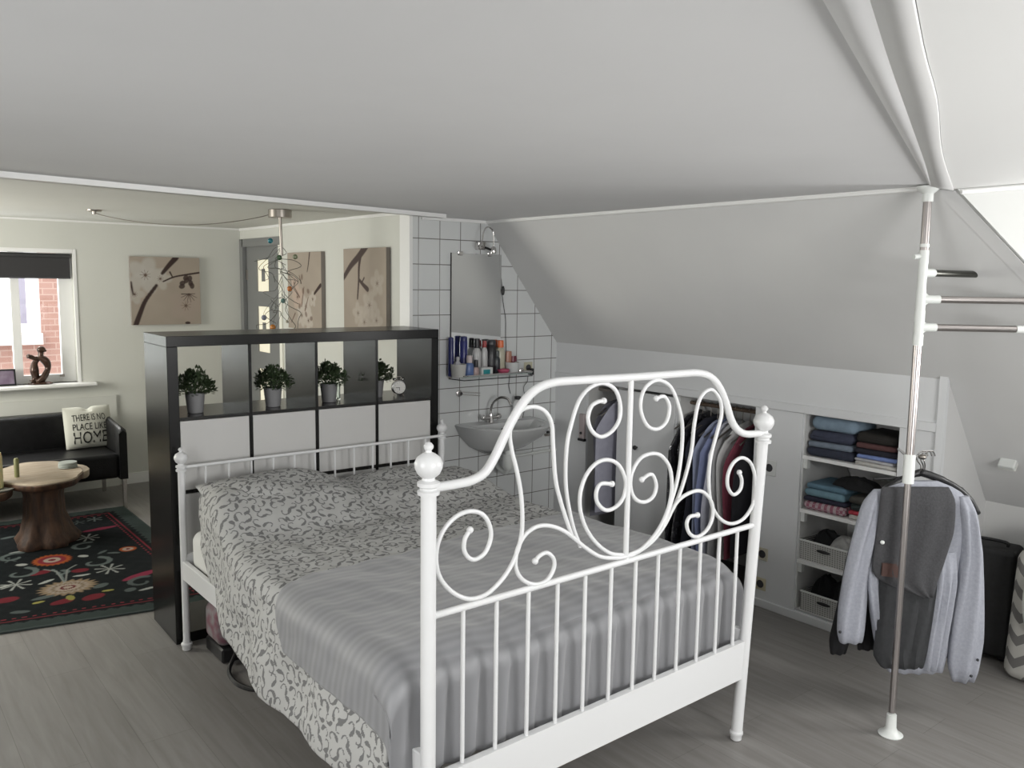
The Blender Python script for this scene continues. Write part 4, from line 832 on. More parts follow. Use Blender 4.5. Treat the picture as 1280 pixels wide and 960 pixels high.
# cushion with lettering
def font_mesh(txt, size, sx=1.0):
    cu = bpy.data.curves.new('lettering', 'FONT'); cu.body = txt; cu.size = size; cu.align_x = 'CENTER'; cu.resolution_u = 3
    o = bpy.data.objects.new('lettering_tmp', cu); COL.objects.link(o); bpy.context.view_layer.update()
    me = bpy.data.meshes.new_from_object(o.evaluated_get(bpy.context.evaluated_depsgraph_get())); bpy.data.objects.remove(o); bpy.data.curves.remove(cu)
    vs = [(v.co.x * sx, v.co.y) for v in me.vertices]; fs = [tuple(p.vertices) for p in me.polygons]; return vs, fs
cc = on(110, 536, 1, 3.16)
cu = thing('throw_cushion', (cc[0], 3.155, .588), 'small white cushion lettered THERE IS NO PLACE LIKE HOME', 'cushion', rz=R_(4))
CW, CH, CT = .345, .325, .12; tl = R_(-13)
def cpt(x, z, s):
    a, b_ = x / CW * 2, z / CH * 2; k = (max(0, 1 - abs(a) ** 2.4) * max(0, 1 - abs(b_) ** 2.4)) ** .6
    px = x * (1 - .07 * (1 - a * a) * b_ * b_); pz = z * (1 - .07 * (1 - b_ * b_) * a * a) - (.022 * math.exp(-(a / .18) ** 2) if b_ > .8 else 0) * (b_ > .8); y = -s * CT / 2 * k
    return (px, y * math.cos(tl) - pz * math.sin(tl), y * math.sin(tl) + pz * math.cos(tl))
b = MB()
for s in (1, -1):
    g = [[cpt(-CW / 2 + CW * i / 30, -CH / 2 + CH * j / 30, s) for i in range(31)] for j in range(31)]; b.grid(g if s > 0 else [r[::-1] for r in g])
b.build('cushion_cover', mat('cushion_canvas', (.56, .56, .50), .9), cu, ang=180)
b = MB()
for txt, z0, size, w in (('THERE IS NO', .048, .074, .245), ('PLACE LIKE', -.024, .074, .245), ('HOME', -.128, .13, .245)):
    vs, fs = font_mesh(txt, size); xs_ = [v[0] for v in vs]; k = w / (max(xs_) - min(xs_)); x_off = (max(xs_) + min(xs_)) / 2
    pv = []
    for x, z in vs: p = cpt((x - x_off) * k, z + z0, 1); pv.append((p[0], p[1] - .0025, p[2]))
    b.add(pv, fs)
b.build('lettering', mat('letter_black', (.012, .012, .012), .8), cu, smooth=False)
# stump table
m_slab = noisy('pale_sawn_wood', (.30, .235, .165), (.40, .33, .25), 7, .6, stretch=(1, 4, 1)); m_bark = noisy('dark_stump_wood', (.030, .014, .008), (.095, .046, .024), 9, .65, bump=.8, stretch=(3, 3, .8))
tb = thing('stump_coffee_table', (-.19, 2.10, .012), 'tree stump coffee table with live edge slab top on the rug', 'coffee table')
rows = []
for z, r0 in ((0, .175), (.03, .185), (.08, .15), (.2, .118), (.33, .112), (.385, .125)):
    rows.append([((r0 * (1 + .10 * math.sin(5 * a + 1) + .05 * math.sin(11 * a) + (.12 * math.sin(3 * a + 2) if z < .1 else 0))) * math.cos(a), (r0 * (1 + .10 * math.sin(5 * a + 1) + .05 * math.sin(11 * a))) * math.sin(a), z) for a in [2 * math.pi * k / 48 for k in range(48)]])
b = MB().grid(rows, closed_u=True); b.f.append(tuple(range(48))); b.f.append(tuple(5 * 48 + i for i in range(48))); b.build('trunk', m_bark, tb, ang=60)
def slab_out(n, cx_, cy_, rx, ry, z0, z1, sd):
    ro = []
    for z, k in ((z0, .93), (z0 + .012, .985), (z1 - .006, 1), (z1, .985)):
        ro.append([(cx_ + rx * k * (1 + .04 * math.sin(2 * a + sd) + .018 * math.sin(7 * a + 2 * sd) + .02 * math.sin(13 * a)) * math.cos(a), cy_ + ry * k * (1 + .04 * math.sin(2 * a + sd) + .018 * math.sin(7 * a + 2 * sd)) * math.sin(a), z) for a in [2 * math.pi * j / n for j in range(n)]])
    b = MB().grid(ro, closed_u=True); b.f.append(tuple(range(n))); b.f.append(tuple(3 * n + i for i in range(n))); return b
slab_out(64, .02, .20, .245, .40, .385, .437, 1.0).build('table_top', [m_slab], tb, ang=50)
slab_out(64, .02, .20, .248, .404, .380, .425, 1.0).build('bark_edge', [m_bark], tb, ang=50)
slab_out(40, .25, .25, .075, .16, .375, .425, 2.2).build('side_lobe', m_slab, tb, ang=50)
slab_out(40, -.36, .05, .19, .24, .345, .395, 2.9).build('lower_shelf', m_bark, tb, ang=50)
TT = .449
t = MB().lathe([(.055, 0), (.06, .004), (.06, .011), (.054, .013), (.06, .015), (.06, .025), (.054, .027), (.058, .029), (.058, .040)], (.01, 2.34, TT), 26).build('coaster_stack', mat('coaster_grey', (.30, .33, .31), .6)); tag(t, 'short stack of round grey-green coasters on the stump table', 'coasters')
lz = .407
t = MB().lathe([(.07, 0), (.115, .004), (.12, .012), (.11, .011), (.05, .006)], (-.46, 2.10, lz), 26).build('candle_plate', mat('plate_grey', (.25, .25, .22), .4)); tag(t, 'flat plate holding the yellow candle at left edge of photo', 'plate')
t = thing('pillar_candle', (-.465, 2.10, lz + .012), 'thick pale yellow pillar candle at the left edge of photo', 'candle')
MB().lathe([(.055, 0), (.057, .01), (.056, .20), (.05, .225), (.03, .215), (.004, .21)], (0, 0, 0), 24).build('wax', mat('candle_wax', (.55, .50, .27), .5, Subsurface_Weight=.2), t)
MB().tube([(0, 0, .2), (.002, 0, .225)], .002, 6).build('wick', m_blackpl, t)
t = thing('taper_candle', (-.315, 2.22, lz + .01), 'short olive green candle in a small silver holder', 'candle')
MB().lathe([(.015, .0), (.0155, .14), (.010, .148)], (0, 0, .01), 16).build('wax', mat('olive_wax', (.16, .16, .06), .5), t)
MB().lathe([(.03, 0), (.035, .004), (.02, .008), (.018, .03), (.016, .03)], (0, 0, 0), 18).build('candle_holder', m_chrome, t)
t = MB().lathe([(.02, 0), (.04, .012), (.042, .02), (.036, .018), (.01, .006)], (-.375, 2.16, lz + .012), 18).build('silver_dish', m_chrome); tag(t, 'tiny silver dish between the two candles', 'dish')
# things on the window sill
SLZ = WZ0 + .001
ph = thing('picture_frame', (-.22, YW + .0, SLZ), 'dark framed purple picture standing on the window sill', 'picture frame')
fg_s = 1.12
M_ = Matrix.Rotation(R_(-12), 4, 'X')
def rotx(vs): return [tuple(M_ @ Vector(v)) for v in vs]
b = MB()
for a, c_ in (((-.15, -.012, 0), (.125, 0, .012)), ((-.15, -.012, .118), (.125, 0, .13)), ((-.15, -.012, 0), (-.14, 0, .13)), ((.113, -.012, 0), (.125, 0, .13))): b.box(a, c_)
b.v = rotx(b.v); b.build('frame', m_blackpl, ph, smooth=False)
b = MB().box((-.14, -.008, .01), (.115, -.004, .12)); b.v = rotx(b.v); b.build('picture', noisy('purple_print', (.12, .07, .13), (.28, .24, .30), 9, .3), ph, smooth=False)
MB().tube([(.13, .0, .01), (.15, -.02, .006), (.175, -.01, .004)], .002, 6).build('cable', m_blackpl, ph)
fg = thing('bronze_figurine', (.075, YW + .0, SLZ), 'dark brown glossy abstract figurine on the window sill', 'figurine')
fg.scale = (1.15, 1.1, 1.12); m_bz = noisy('bronze_brown', (.035, .018, .012), (.09, .05, .035), 12, .25, .3)
MB().lathe([(.075, 0), (.08, .006), (.06, .014), (.03, .018)], (0, 0, 0), 24, sy=.6).build('base', m_bz, fg)
b = MB(); b.tube(smooth_path([(-.05, 0, .015), (-.03, 0, .05), (-.035, -.01, .10), (-.03, 0, .15), (0, 0, .185), (.035, 0, .165), (.05, 0, .12), (.035, -.01, .07), (.0, 0, .03), (-.03, 0, .02)], 6), [.022, .022] + [.018 + .010 * math.sin(i / 6) ** 2 for i in range(53)], 12)
b.tube(smooth_path([(.0, 0, .18), (-.03, -.01, .185), (-.06, -.015, .200), (-.075, -.02, .205)], 5), [.014 + .004 * (i % 5) / 5 for i in range(16)], 10)
b.tube(smooth_path([(-.02, -.02, .02), (.01, -.03, .05), (.04, -.02, .10)], 5), .016, 10)
b.tube(smooth_path([(.0, 0, .17), (.01, 0, .21), (.012, 0, .235)], 4), .018, 10); b.build('body', m_bz, fg, ang=180)
MB().ball((.014, -.002, .245), .026, 14, (1.1, .9, 1)).ball((.036, -.01, .238), .010, 8).build('head', m_bz, fg)
# canvases
def canvas(loc, rz, label, painter, n=170, S_=.575, rot_sign=1):
    t = thing('canvas_print', loc, label, 'picture', rz=rz)
    X, Y = np.meshgrid(np.linspace(0, 1, n), np.linspace(0, 1, n)); im = np.ones((n, n, 3)) * np.array([.355, .305, .255]); nz = (fnoise(X * .9, Y * .9, 21))[..., None]; im = im * (1 + .08 * nz); painter(im, X, Y)
    MB().grid(np.stack([(X - .5) * S_, 0 * X - .0005, (Y - .5) * S_], -1)).build('print', vcol('canvas_paint', .85), t, cols=np.clip(im.reshape(-1, 3), 0, 1), smooth=False)
    MB().box((-S_ / 2, 0, -S_ / 2), (S_ / 2, .032, S_ / 2)).build('canvas_edge', mat('canvas_edge', (.28, .25, .23), .9), t, smooth=False)
    return t
DK = (.045, .028, .025)
def flower(im, X, Y, c, r, col=(.50, .46, .42), pet=5, ph=0, alpha=.75, core=(.12, .08, .06)):
    for k in range(pet): a = ph + 2 * math.pi * k / pet; blob(im, X, Y, (c[0] + r * .55 * math.cos(a), c[1] + r * .55 * math.sin(a)), r * .5, r * .38, a, col, .5, alpha); 
    for k in range(9): a = ph + .3 + 2 * math.pi * k / 9; stroke(im, X, Y, [c, (c[0] + r * .3 * math.cos(a), c[1] + r * .3 * math.sin(a))], .003, .002, core, .004)
    blob(im, X, Y, c, r * .09, r * .09, 0, core, .5, .8)
def p1(im, X, Y):
    flower(im, X, Y, (.21, .73), .26, (.47, .45, .42)); flower(im, X, Y, (.05, .45), .14, (.44, .41, .37)); flower(im, X, Y, (.78, .28), .25, (.37, .30, .26), alpha=.5); flower(im, X, Y, (.42, .68), .16, (.45, .42, .38))
    stroke(im, X, Y, smooth_path([(.05, 0), (.12, .18), (.20, .36), (.36, .58)], 5), .035, .022, DK, .02); stroke(im, X, Y, smooth_path([(.45, .76), (.55, .88), (.66, 1.0)], 5), .022, .038, DK, .02)
    stroke(im, X, Y, smooth_path([(.46, .64), (.62, .71), (.82, .75), (1, .78)], 5), .010, .013, DK, .008); stroke(im, X, Y, [(.0, .62), (.03, .45)], .02, .01, DK, .02); stroke(im, X, Y, [(.6, .70), (.56, .78)], .008, .012, DK, .008)
    for c in ((.74, .62), (.80, .66), (.86, .62), (.79, .70), (.85, .69), (.73, .57), (.88, .58)): blob(im, X, Y, c, .045, .035, c[0] * 9, DK, .3, .9)
    for a in np.linspace(3.6, 5.8, 6): stroke(im, X, Y, [(.83, .46), (.83 + .13 * math.cos(a), .46 + .13 * math.sin(a))], .006, .003, (.08, .055, .045), .006)
    stroke(im, X, Y, [(.72, .455), (.92, .46)], .007, .004, DK, .006); blob(im, X, Y, (.80, .02), .04, .02, 0, DK, .3, 1)
def p2(im, X, Y):
    for c, r in (((.30, .42), .17), ((.55, .30), .15), ((.42, .18), .15), ((.75, .40), .10), ((.2, .6), .1), ((.62, .12), .13)): flower(im, X, Y, c, r, (.46, .36, .30) if c[0] < .35 else (.48, .43, .38), ph=c[1] * 7, alpha=.8)
    stroke(im, X, Y, smooth_path([(.68, 1), (.64, .85), (.60, .75)], 4), .016, .008, (.07, .05, .045), .01); stroke(im, X, Y, smooth_path([(.98, .58), (.88, .52), (.80, .47)], 4), .026, .016, DK, .01)
    for a, c_ in (((.2, .55), (.36, .42)), ((.5, .55), (.42, .30)), ((.62, .42), (.52, .25)), ((.1, .08), (.22, .2)), ((.36, .7), (.42, .6))): stroke(im, X, Y, [a, c_], .008, .012, (.14, .09, .07), .01)
    for c in ((.44, .68), (.47, .5), (.62, .5), (.36, .3), (.55, .2), (.7, .15)): blob(im, X, Y, c, .03, .04, c[0] * 7, (.14, .09, .07), .5, .7)
def p3(im, X, Y):
    for c, r in (((.62, .35), .17), ((.5, .15), .16), ((.78, .18), .14), ((.8, .6), .15), ((.35, .25), .13)): flower(im, X, Y, c, r, (.47, .42, .37), ph=c[1] * 7, alpha=.6, core=(.2, .16, .13))
    BR = (.075, .055, .05)
    stroke(im, X, Y, smooth_path([(0, .66), (.18, .80), (.38, .91), (.56, 1.03)], 5), .030, .048, BR, .02); stroke(im, X, Y, smooth_path([(.42, .92), (.38, .78), (.37, .62), (.34, .42)], 5), .026, .014, BR, .012)
    stroke(im, X, Y, smooth_path([(.38, .64), (.48, .58), (.58, .53)], 4), .018, .030, BR, .012); stroke(im, X, Y, [(.44, .6), (.5, .66)], .012, .012, BR, .01)
canvas((1.062, YW - .034, 1.645), 0, 'square blossom canvas on the window wall right of window', p1)
canvas((XS - .034, 2.175, 1.67), R_(-90), 'square blossom canvas nearest the grey door, partly behind the wire lamp', p2, S_=.60)
canvas((XS - .034, 1.215, 1.68), R_(-90), 'square blossom canvas nearest the tiled wall, with forked branch', p3, S_=.60)
# wire pendant lamp
pn = thing('pendant_lamp', (1.109, 1.247, ZL), 'hanging wire tangle lamp with coloured glass beads and nickel canopy', 'pendant lamp')
MB().lathe([(.072, -.052), (.074, -.050), (.074, -.004), (.070, 0)], (0, 0, 0), 28).build('canopy', m_steel, pn)
MB().tube([(0, 0, -.05), (.004, 0, -.20), (.006, 0, -.29)], .010, 10).build('rod', m_steel, pn)
rn = random.Random(4); r3 = np.array([.7813, -.6241, 0]); up = np.array([0, 0, 1.]); fw = np.array([.62, .78, 0])
def pp(u, v): return onp(u, v, (1.109, 1.247, 1.7), (.621, .775, 0)) - np.array([1.109, 1.247, ZL])
m_wire = mat('lamp_wire', (.10, .10, .09), .4, .6)
for k in range(17):
    b = MB(); v0 = 305 + rn.uniform(0, 75); pts = [pp(352, v0)]
    cxp, cyp = 352, v0
    for j in range(5): cxp += rn.uniform(-15, 15); cyp += rn.uniform(0, 14); pts.append(pp(max(318, min(374, cxp)), min(cyp, 425)) + fw * rn.uniform(-.05, .05))
    P = smooth_path(pts, 6); b.tube(P, .0019, 5); b.build('wire', m_wire, pn)
for (u, v, r, c) in ((338, 301, .018, (.02, .16, .20)), (349, 322, .018, (.04, .10, .04)), (369, 321, .017, (.18, .20, .12)), (362, 361, .018, (.45, .14, .03)), (354, 376, .016, (.10, .20, .18)), (330, 397, .018, (.25, .26, .32)), (341, 409, .019, (.50, .18, .02)), (359, 402, .010, (.5, .45, .35)), (341, 425, .018, (.08, .02, .04)), (344, 385, .012, (.3, .32, .3))):
    p = pp(u, v); MB().ball(tuple(p), r, 14).build('glass_bead', mat('bead_glass', c, .1, Coat_Weight=.5), pn)
    if v > 330: MB().tube(smooth_path([p, p + np.array([.01, 0, .05]), pp(352, v - 34)], 4), .0013, 5).build('wire', m_wire, pn)
# ceiling hook and cable
hk = thing('ceiling_cable', (.225, 2.24, ZL), 'thin cable draped along the ceiling from a round rose to the lamp', 'cable')
MB().lathe([(.045, -.012), (.05, -.004), (.05, 0)], (0, 0, 0), 18).lathe([(.012, -.03), (.014, -.01)], (0, 0, 0), 10).build('ceiling_rose', m_steel, hk)
A_ = np.array([.225, 2.24, ZL - .02]); B_ = np.array([1.06, 1.28, ZL - .03])
MB().tube([tuple(A_ + (B_ - A_) * t + np.array([0, 0, -.075 * math.sin(math.pi * t) ** .8])) for t in np.linspace(0, 1, 24)], .003, 6).build('cable_run', m_steel, hk, world=True)

# ================================================================= CLOTHES AND STORAGE ON THE RIGHT
def fab(name, c, k=1.18, scale=60, **q): return noisy(name, c, tuple(min(1, x * k) for x in c), scale, .9, bump=.15, **q)
def garment(y, xc, top, bot, hw, th, c, label, name='hanging_shirt', grp='clothes on the wardrobe rail', seed=0, z_sh=.0, hang=True, cat='clothes', gl=None):
    t = thing(name, (xc, y, 1.055), label, cat, grp); m = fab(name + '_cloth', c, 1.12, 25) if gl is None else gl
    rows = []; z = top; n = 26
    zs = np.concatenate([np.linspace(top, top - .16, 7), np.linspace(top - .2, bot, 14)])
    for i, z in enumerate(zs):
        d_ = top - z; w = hw * min(1, .28 + .72 * (d_ / .17) ** .7) if d_ < .17 else hw * (1 + .04 * math.sin(d_ * 9 + seed)); ring = []
        for k in range(n):
            a = 2 * math.pi * k / n; tt = th * (.5 + .5 * min(1, d_ / .1)); ring.append((w * math.cos(a), tt * math.sin(a) * (1 + .25 * math.sin(3 * a + seed)) + .012 * math.sin(z * 7 + seed * 2 + w * math.cos(a) * 9), z - 1.055 + .012 * math.cos(a)))
        rows.append(ring)
    b = MB().grid(rows, closed_u=True); b.f.append(tuple(range(n))); b.f.append(tuple((len(rows) - 1) * n + i for i in range(n))); b.build('garment', m, t, ang=80)
    if hang:
        h = smooth_path([(0, 0, top - 1.055 - .01), (0, 0, -.02), (.016, 0, .005), (0, 0, .018), (-.016, 0, .004)], 4)
        MB().tube(h, .0025, 6).tube([(-hw * .8, 0, top - 1.055 - .085), (0, 0, top - 1.055 - .01), (hw * .8, 0, top - 1.055 - .085)], .005, 6).build('hanger', m_steel, t)
    return t
m_plas = noisy('coat_in_plastic', (.010, .010, .012), (.03, .03, .035), 22, .18, bump=1.0, bscale=30, Coat_Weight=.6)
XR = 2.83
for args in ((-.800, XR, 1.0, .12, .235, .026, (.01, .01, .012), 'black coat under glossy plastic, leftmost on the rail', 'hanging_coat', .2),
             (-.855, XR, 1.0, .15, .225, .026, (.01, .01, .012), 'second black coat under glossy plastic on the rail', 'hanging_coat', .9),
             (-.915, XR, .99, .20, .22, .024, (.012, .013, .022), 'dark navy jacket between the black coats and blue shirts', 'hanging_jacket', 1.4),
             (-.965, XR, .98, .20, .205, .016, (.26, .29, .40), 'pale blue shirt first beside the dark jacket', 'hanging_shirt', 2.1),
             (-1.005, XR, .98, .20, .21, .016, (.18, .21, .35), 'stronger blue shirt between two pale shirts', 'hanging_shirt', 2.9),
             (-1.050, XR, .98, .22, .205, .018, (.42, .43, .50), 'whitish lavender shirt right of the blue shirts', 'hanging_shirt', 3.3),
             (-1.095, XR, .98, .22, .21, .018, (.33, .33, .34), 'light grey shirt among the hanging shirts', 'hanging_shirt', 4.2),
             (-1.140, XR, .98, .22, .205, .018, (.46, .46, .46), 'white shirt left of the dark red one', 'hanging_shirt', 5.0),
             (-1.190, XR, .97, .24, .205, .018, (.15, .03, .05), 'dark red shirt near the right end of the rail', 'hanging_shirt', 5.7),
             (-1.245, XR, .97, .26, .20, .022, (.012, .012, .016), 'black garment at the right end of the rail', 'hanging_shirt', 6.3)):
    y, xc, tp_, bt, hw, th, c, lb, nm, sd = args
    garment(y, xc, tp_, bt, hw, th, c, lb, nm, seed=sd, gl=m_plas if 'plastic' in lb else None)
garment(-.13, 2.80, .99, .25, .17, .022, (.16, .16, .19), 'dark grey shirt in the narrow left wardrobe bay', seed=1.2, grp=None)
garment(-.20, 2.78, 1.0, .30, .19, .020, (.30, .30, .36), 'lavender grey shirt in the narrow left wardrobe bay', seed=2.2, grp=None)
hp = on(728, 530, 0, XK - .012)
t = thing('wall_holder', hp, 'narrow pale pink and white holder with dark base left of bay', 'holder')
MB().box((-.012, -.026, -.10), (.012, .026, .07), .006).build('body', mat('holder_pale', (.44, .38, .38), .5), t)
MB().box((-.016, -.030, -.115), (.012, .030, -.098), .003).build('base', m_blackpl, t); MB().ball((-.012, 0, -.06), .010, 8).build('button', m_blackpl, t)
# folded stacks: (y0, y1, [(thickness, colour, label)...])
def folded(x0, x1, y0, y1, z0, th, c, label, i, name='folded_clothes', cm=None):
    rn = random.Random(i * 7 + 1); b = softbox(MB(), x0, x1, y0, y1, z0, z0 + th, min(th * .48, .03))
    b.v = [(x + .006 * math.sin(y * 40 + i), y + .004 * math.sin(z * 90 + i), z + (.25 * th * math.sin((y - y0) * 13 + i) * .3 * (z > z0 + th * .5))) for x, y, z in b.v]
    b.box((x0 + .004, y0 + .02, z0 + th * .46), (x0 + .02, y1 - .02, z0 + th * .54))
    o = b.build(name, cm or fab('folded_cloth', c, 1.25, 35)); return tag(o, label, 'clothes', 'folded clothes in the wardrobe')
def stack(x0, x1, y0, y1, z, items):
    for i, (th, c, lb) in enumerate(items):
        folded(x0 + .004 * (i % 3), x1, y0 + .006 * ((i * 5) % 3), y1 - .005 * ((i * 3) % 3), z, th - .001, c, lb, i); z += th
NVY = (.022, .026, .042)
stack(2.735, 2.98, -1.868, -1.612, .886, [(.048, NVY, 'dark navy folded jeans at bottom of top left stack'), (.032, (.14, .17, .21), 'grey blue folded denim second in top left stack'), (.058, (.035, .04, .065), 'dark blue folded jeans below the pale blue roll')])
o = softbox(MB(), 2.735, 2.95, -1.88, -1.625, 1.025, 1.098, .034).build('folded_clothes', fab('pale_denim', (.17, .23, .29), 1.25, 30)); tag(o, 'pale blue rolled jeans on top of the top left stack', 'clothes', 'folded clothes in the wardrobe')
stack(2.735, 2.98, -2.095, -1.878, .886, [(.018, (.42, .41, .39), 'white folded shirt at bottom of top right stack'), (.014, (.38, .38, .40), 'pale grey folded shirt second in top right stack'), (.022, (.17, .23, .46), 'bright blue folded shirt in top right stack'), (.030, (.012, .012, .02), 'black folded shirt above the bright blue one'), (.028, (.08, .035, .035), 'brown red folded sweater in top right stack'), (.05, (.016, .014, .012), 'dark brown bundle on top of top right stack')])
m_plaid = mat('pink_plaid', (.4, .2, .25), .9); L = m_plaid.node_tree.links; tc = nd(m_plaid, 'ShaderNodeTexCoord'); ckx = nd(m_plaid, 'ShaderNodeTexChecker'); ckx.inputs['Scale'].default_value = 60; ckx.inputs['Color1'].default_value = (.26, .09, .13, 1); ckx.inputs['Color2'].default_value = (.42, .34, .36, 1)
L.new(tc.outputs['Object'], ckx.inputs[0]); L.new(ckx.outputs[0], bsdf(m_plaid).inputs['Base Color'])
folded(2.735, 2.98, -1.845, -1.61, .601, .045, None, 'pink and white plaid shirt at bottom of second shelf', 1, cm=m_plaid)
stack(2.735, 2.98, -1.85, -1.612, .647, [(.026, (.018, .018, .035), 'dark navy folded sweater above the pink plaid shirt'), (.040, (.13, .22, .27), 'light turquoise folded shirt on the second shelf'), (.030, (.10, .18, .24), 'crumpled grey blue shirt on top of turquoise one')])
stack(2.735, 2.98, -2.09, -1.86, .601, [(.022, (.40, .38, .36), 'white folded shirt at bottom right of second shelf'), (.020, (.38, .04, .06), 'bright red folded shirt on the second shelf'), (.040, (.02, .028, .028), 'dark green folded sweater on the second shelf'), (.040, (.05, .048, .042), 'dark olive folded sweater on the second shelf')])
def heap(x, y, z, rx, ry, h, c, label, sd, name='crumpled_clothes'):
    rn = np.random.default_rng(sd); n = 34; m = 14; rows = []
    for i in range(m + 1):
        f_ = i / m; row = []
        for k in range(n):
            a = 2 * math.pi * k / n; rr_ = 1 - f_; q_ = 1 + .14 * math.sin(3 * a + sd) + .08 * math.sin(7 * a + 2 * sd + f_ * 5)
            zz_ = h * (1 - rr_ ** 2.2) * (1 + .22 * math.sin(5 * a + f_ * 9 + sd) * (rr_ > .05) * rr_); row.append((x + rx * rr_ * q_ * math.cos(a), y + ry * rr_ * q_ * math.sin(a), z + max(0, zz_)))
        rows.append(row)
    b = MB().grid(rows, closed_u=True); b.f.append(tuple(range(n))); o = b.build(name, fab('heap_cloth', c, 1.4, 30), ang=80); return tag(o, label, 'clothes', 'folded clothes in the wardrobe')
heap(2.83, -1.86, .746, .085, .12, .055, (.008, .008, .009), 'black crumpled garment lying across the second shelf stacks', 3)
# baskets
m_bask = mat('woven_plastic', (.46, .46, .44), .5); L = m_bask.node_tree.links; tc = nd(m_bask, 'ShaderNodeTexCoord'); mp = nd(m_bask, 'ShaderNodeMapping'); mp.inputs['Rotation'].default_value = (0, R_(90), 0); L.new(tc.outputs['Object'], mp.inputs[0])
sxx = nd(m_bask, 'ShaderNodeSeparateXYZ'); L.new(tc.outputs['Object'], sxx.inputs[0]); fr_ = []
for ax, p_ in ((1, .014), (2, .011)):
    d_ = nd(m_bask, 'ShaderNodeMath', operation='DIVIDE'); d_.inputs[1].default_value = p_; L.new(sxx.outputs[ax], d_.inputs[0]); g_ = nd(m_bask, 'ShaderNodeMath', operation='PINGPONG'); g_.inputs[1].default_value = .5; L.new(d_.outputs[0], g_.inputs[0]); fr_.append(g_)
mi_ = nd(m_bask, 'ShaderNodeMath', operation='MINIMUM'); L.new(fr_[0].outputs[0], mi_.inputs[0]); L.new(fr_[1].outputs[0], mi_.inputs[1])
rp = nd(m_bask, 'ShaderNodeValToRGB'); rp.color_ramp.elements[0].position = .22; rp.color_ramp.elements[0].color = (.48, .48, .46, 1); rp.color_ramp.elements[1].position = .32; rp.color_ramp.elements[1].color = (.10, .10, .095, 1); L.new(mi_.outputs[0], rp.inputs[0]); L.new(rp.outputs[0], bsdf(m_bask).inputs['Base Color'])
def basket(y0, y1, z, h, label):
    t = thing('storage_basket', (2.735, (y0 + y1) / 2, z), label, 'basket', 'woven baskets in the wardrobe'); w = (y1 - y0) / 2; w2 = w - .008; D = .24; b = MB()
    b.add([(0.006, -w2, 0), (0, -w, h), (0, w, h), (.006, w2, 0), (.012, -w2 + .006, .006), (.006, -w + .006, h), (.006, w - .006, h), (.012, w2 - .006, .006)], [(0, 3, 2, 1), (4, 5, 6, 7), (1, 2, 6, 5)])
    b.box((.006, -w, 0), (D, -w + .006, h)).box((.006, w - .006, 0), (D, w, h)).box((D - .006, -w, 0), (D, w, h)).box((.006, -w2, 0), (D, w2, .006)); b.build('basket_body', m_bask, t, smooth=False)
    MB().tube([(0, -w, h), (0, w, h), (D, w, h), (D, -w, h)], .005, 8, closed=True).build('rim', m_plw, t)
    MB().ball((-.004, 0, h * .66), .040, 16, (.2, 1, .22)).build('handle_slot', m_blackpl, t); return t
basket(-1.885, -1.605, .326, .105, 'white woven basket on the third wardrobe shelf, upper of two')
basket(-1.90, -1.625, .051, .105, 'white woven basket at the wardrobe bottom, lower of two')
heap(2.86, -1.69, .405, .085, .08, .075, (.006, .006, .007), 'black clothes heaped in the upper basket', 5)
heap(2.865, -1.79, .405, .08, .085, .06, (.32, .32, .31), 'white cloth heaped in the upper basket', 6)
heap(2.86, -1.70, .125, .085, .065, .11, (.004, .004, .005), 'black clothes heaped at left in the lower basket', 8)
heap(2.865, -1.80, .125, .085, .08, .10, (.004, .004, .005), 'black clothes heaped at right in the lower basket', 9)
heap(2.84, -2.0, .051, .08, .08, .13, (.006, .006, .007), 'black clothes heap beside the lower basket', 10)

# ---- pole rack
PB = np.array([1.977, -2.524, 0.]); PT = np.array([2.052, -2.486, ZC - .012])
def pole_at(v):  # height fraction from the photo row
    lo, hi = 0., 1.
    for _ in range(40):
        md = (lo + hi) / 2; p = PB + (PT - PB) * md; d = CR @ (p - CAM); yy = 480 - FPX * d[1] / d[2]
        if yy > v: lo = md
        else: hi = md
    return PB + (PT - PB) * lo
m_pole = mat('pole_chrome', (.42, .39, .38), .30, 1)
pr = thing('pole_rack', (1.977, -2.524, 0), 'floor-to-ceiling chrome pole rack with white joints and three arms', 'clothes rack')
def seg(v0, v1, r, name, m, n=16): return MB().tube([pole_at(v0), pole_at(v1)], r, n).build(name, m, pr, world=True)
MB().lathe([(.045, 0), (.047, .004), (.030, .014), (.020, .03), (.018, .085), (.0, .086)], tuple(PB), 24).build('foot', m_plw, pr, world=True)
MB().lathe([(.020, -.05), (.020, -.02), (.036, -.006), (.040, .0), (.04, .008)], tuple(PT), 24).build('ceiling_cup', m_plw, pr, world=True)
seg(890, 600, .0125, 'lower_tube', m_pole); seg(575, 428, .0155, 'middle_tube', m_pole); seg(315, 244, .0155, 'upper_tube', m_pole)
seg(604, 568, .021, 'collar', m_plw); seg(309, 305, .0175, 'collar', m_plw)
b = MB()
for v0, v1, r in ((432, 418, .019), (418, 402, .017), (402, 388, .019), (388, 362, .0175), (362, 348, .016), (348, 330, .017), (330, 313, .018)): b.tube([pole_at(v0), pole_at(v1)], r, 16)
p = pole_at(320); b.tube([p, p - np.array([.62, -.49, 0]) * .0 + np.array([-.035, .02, -.004])], .010, 10); b.build('joint', m_plw, pr, world=True)
rt = np.array([.7813, -.6241, 0]); fwd = np.array([.6241, .7813, 0])
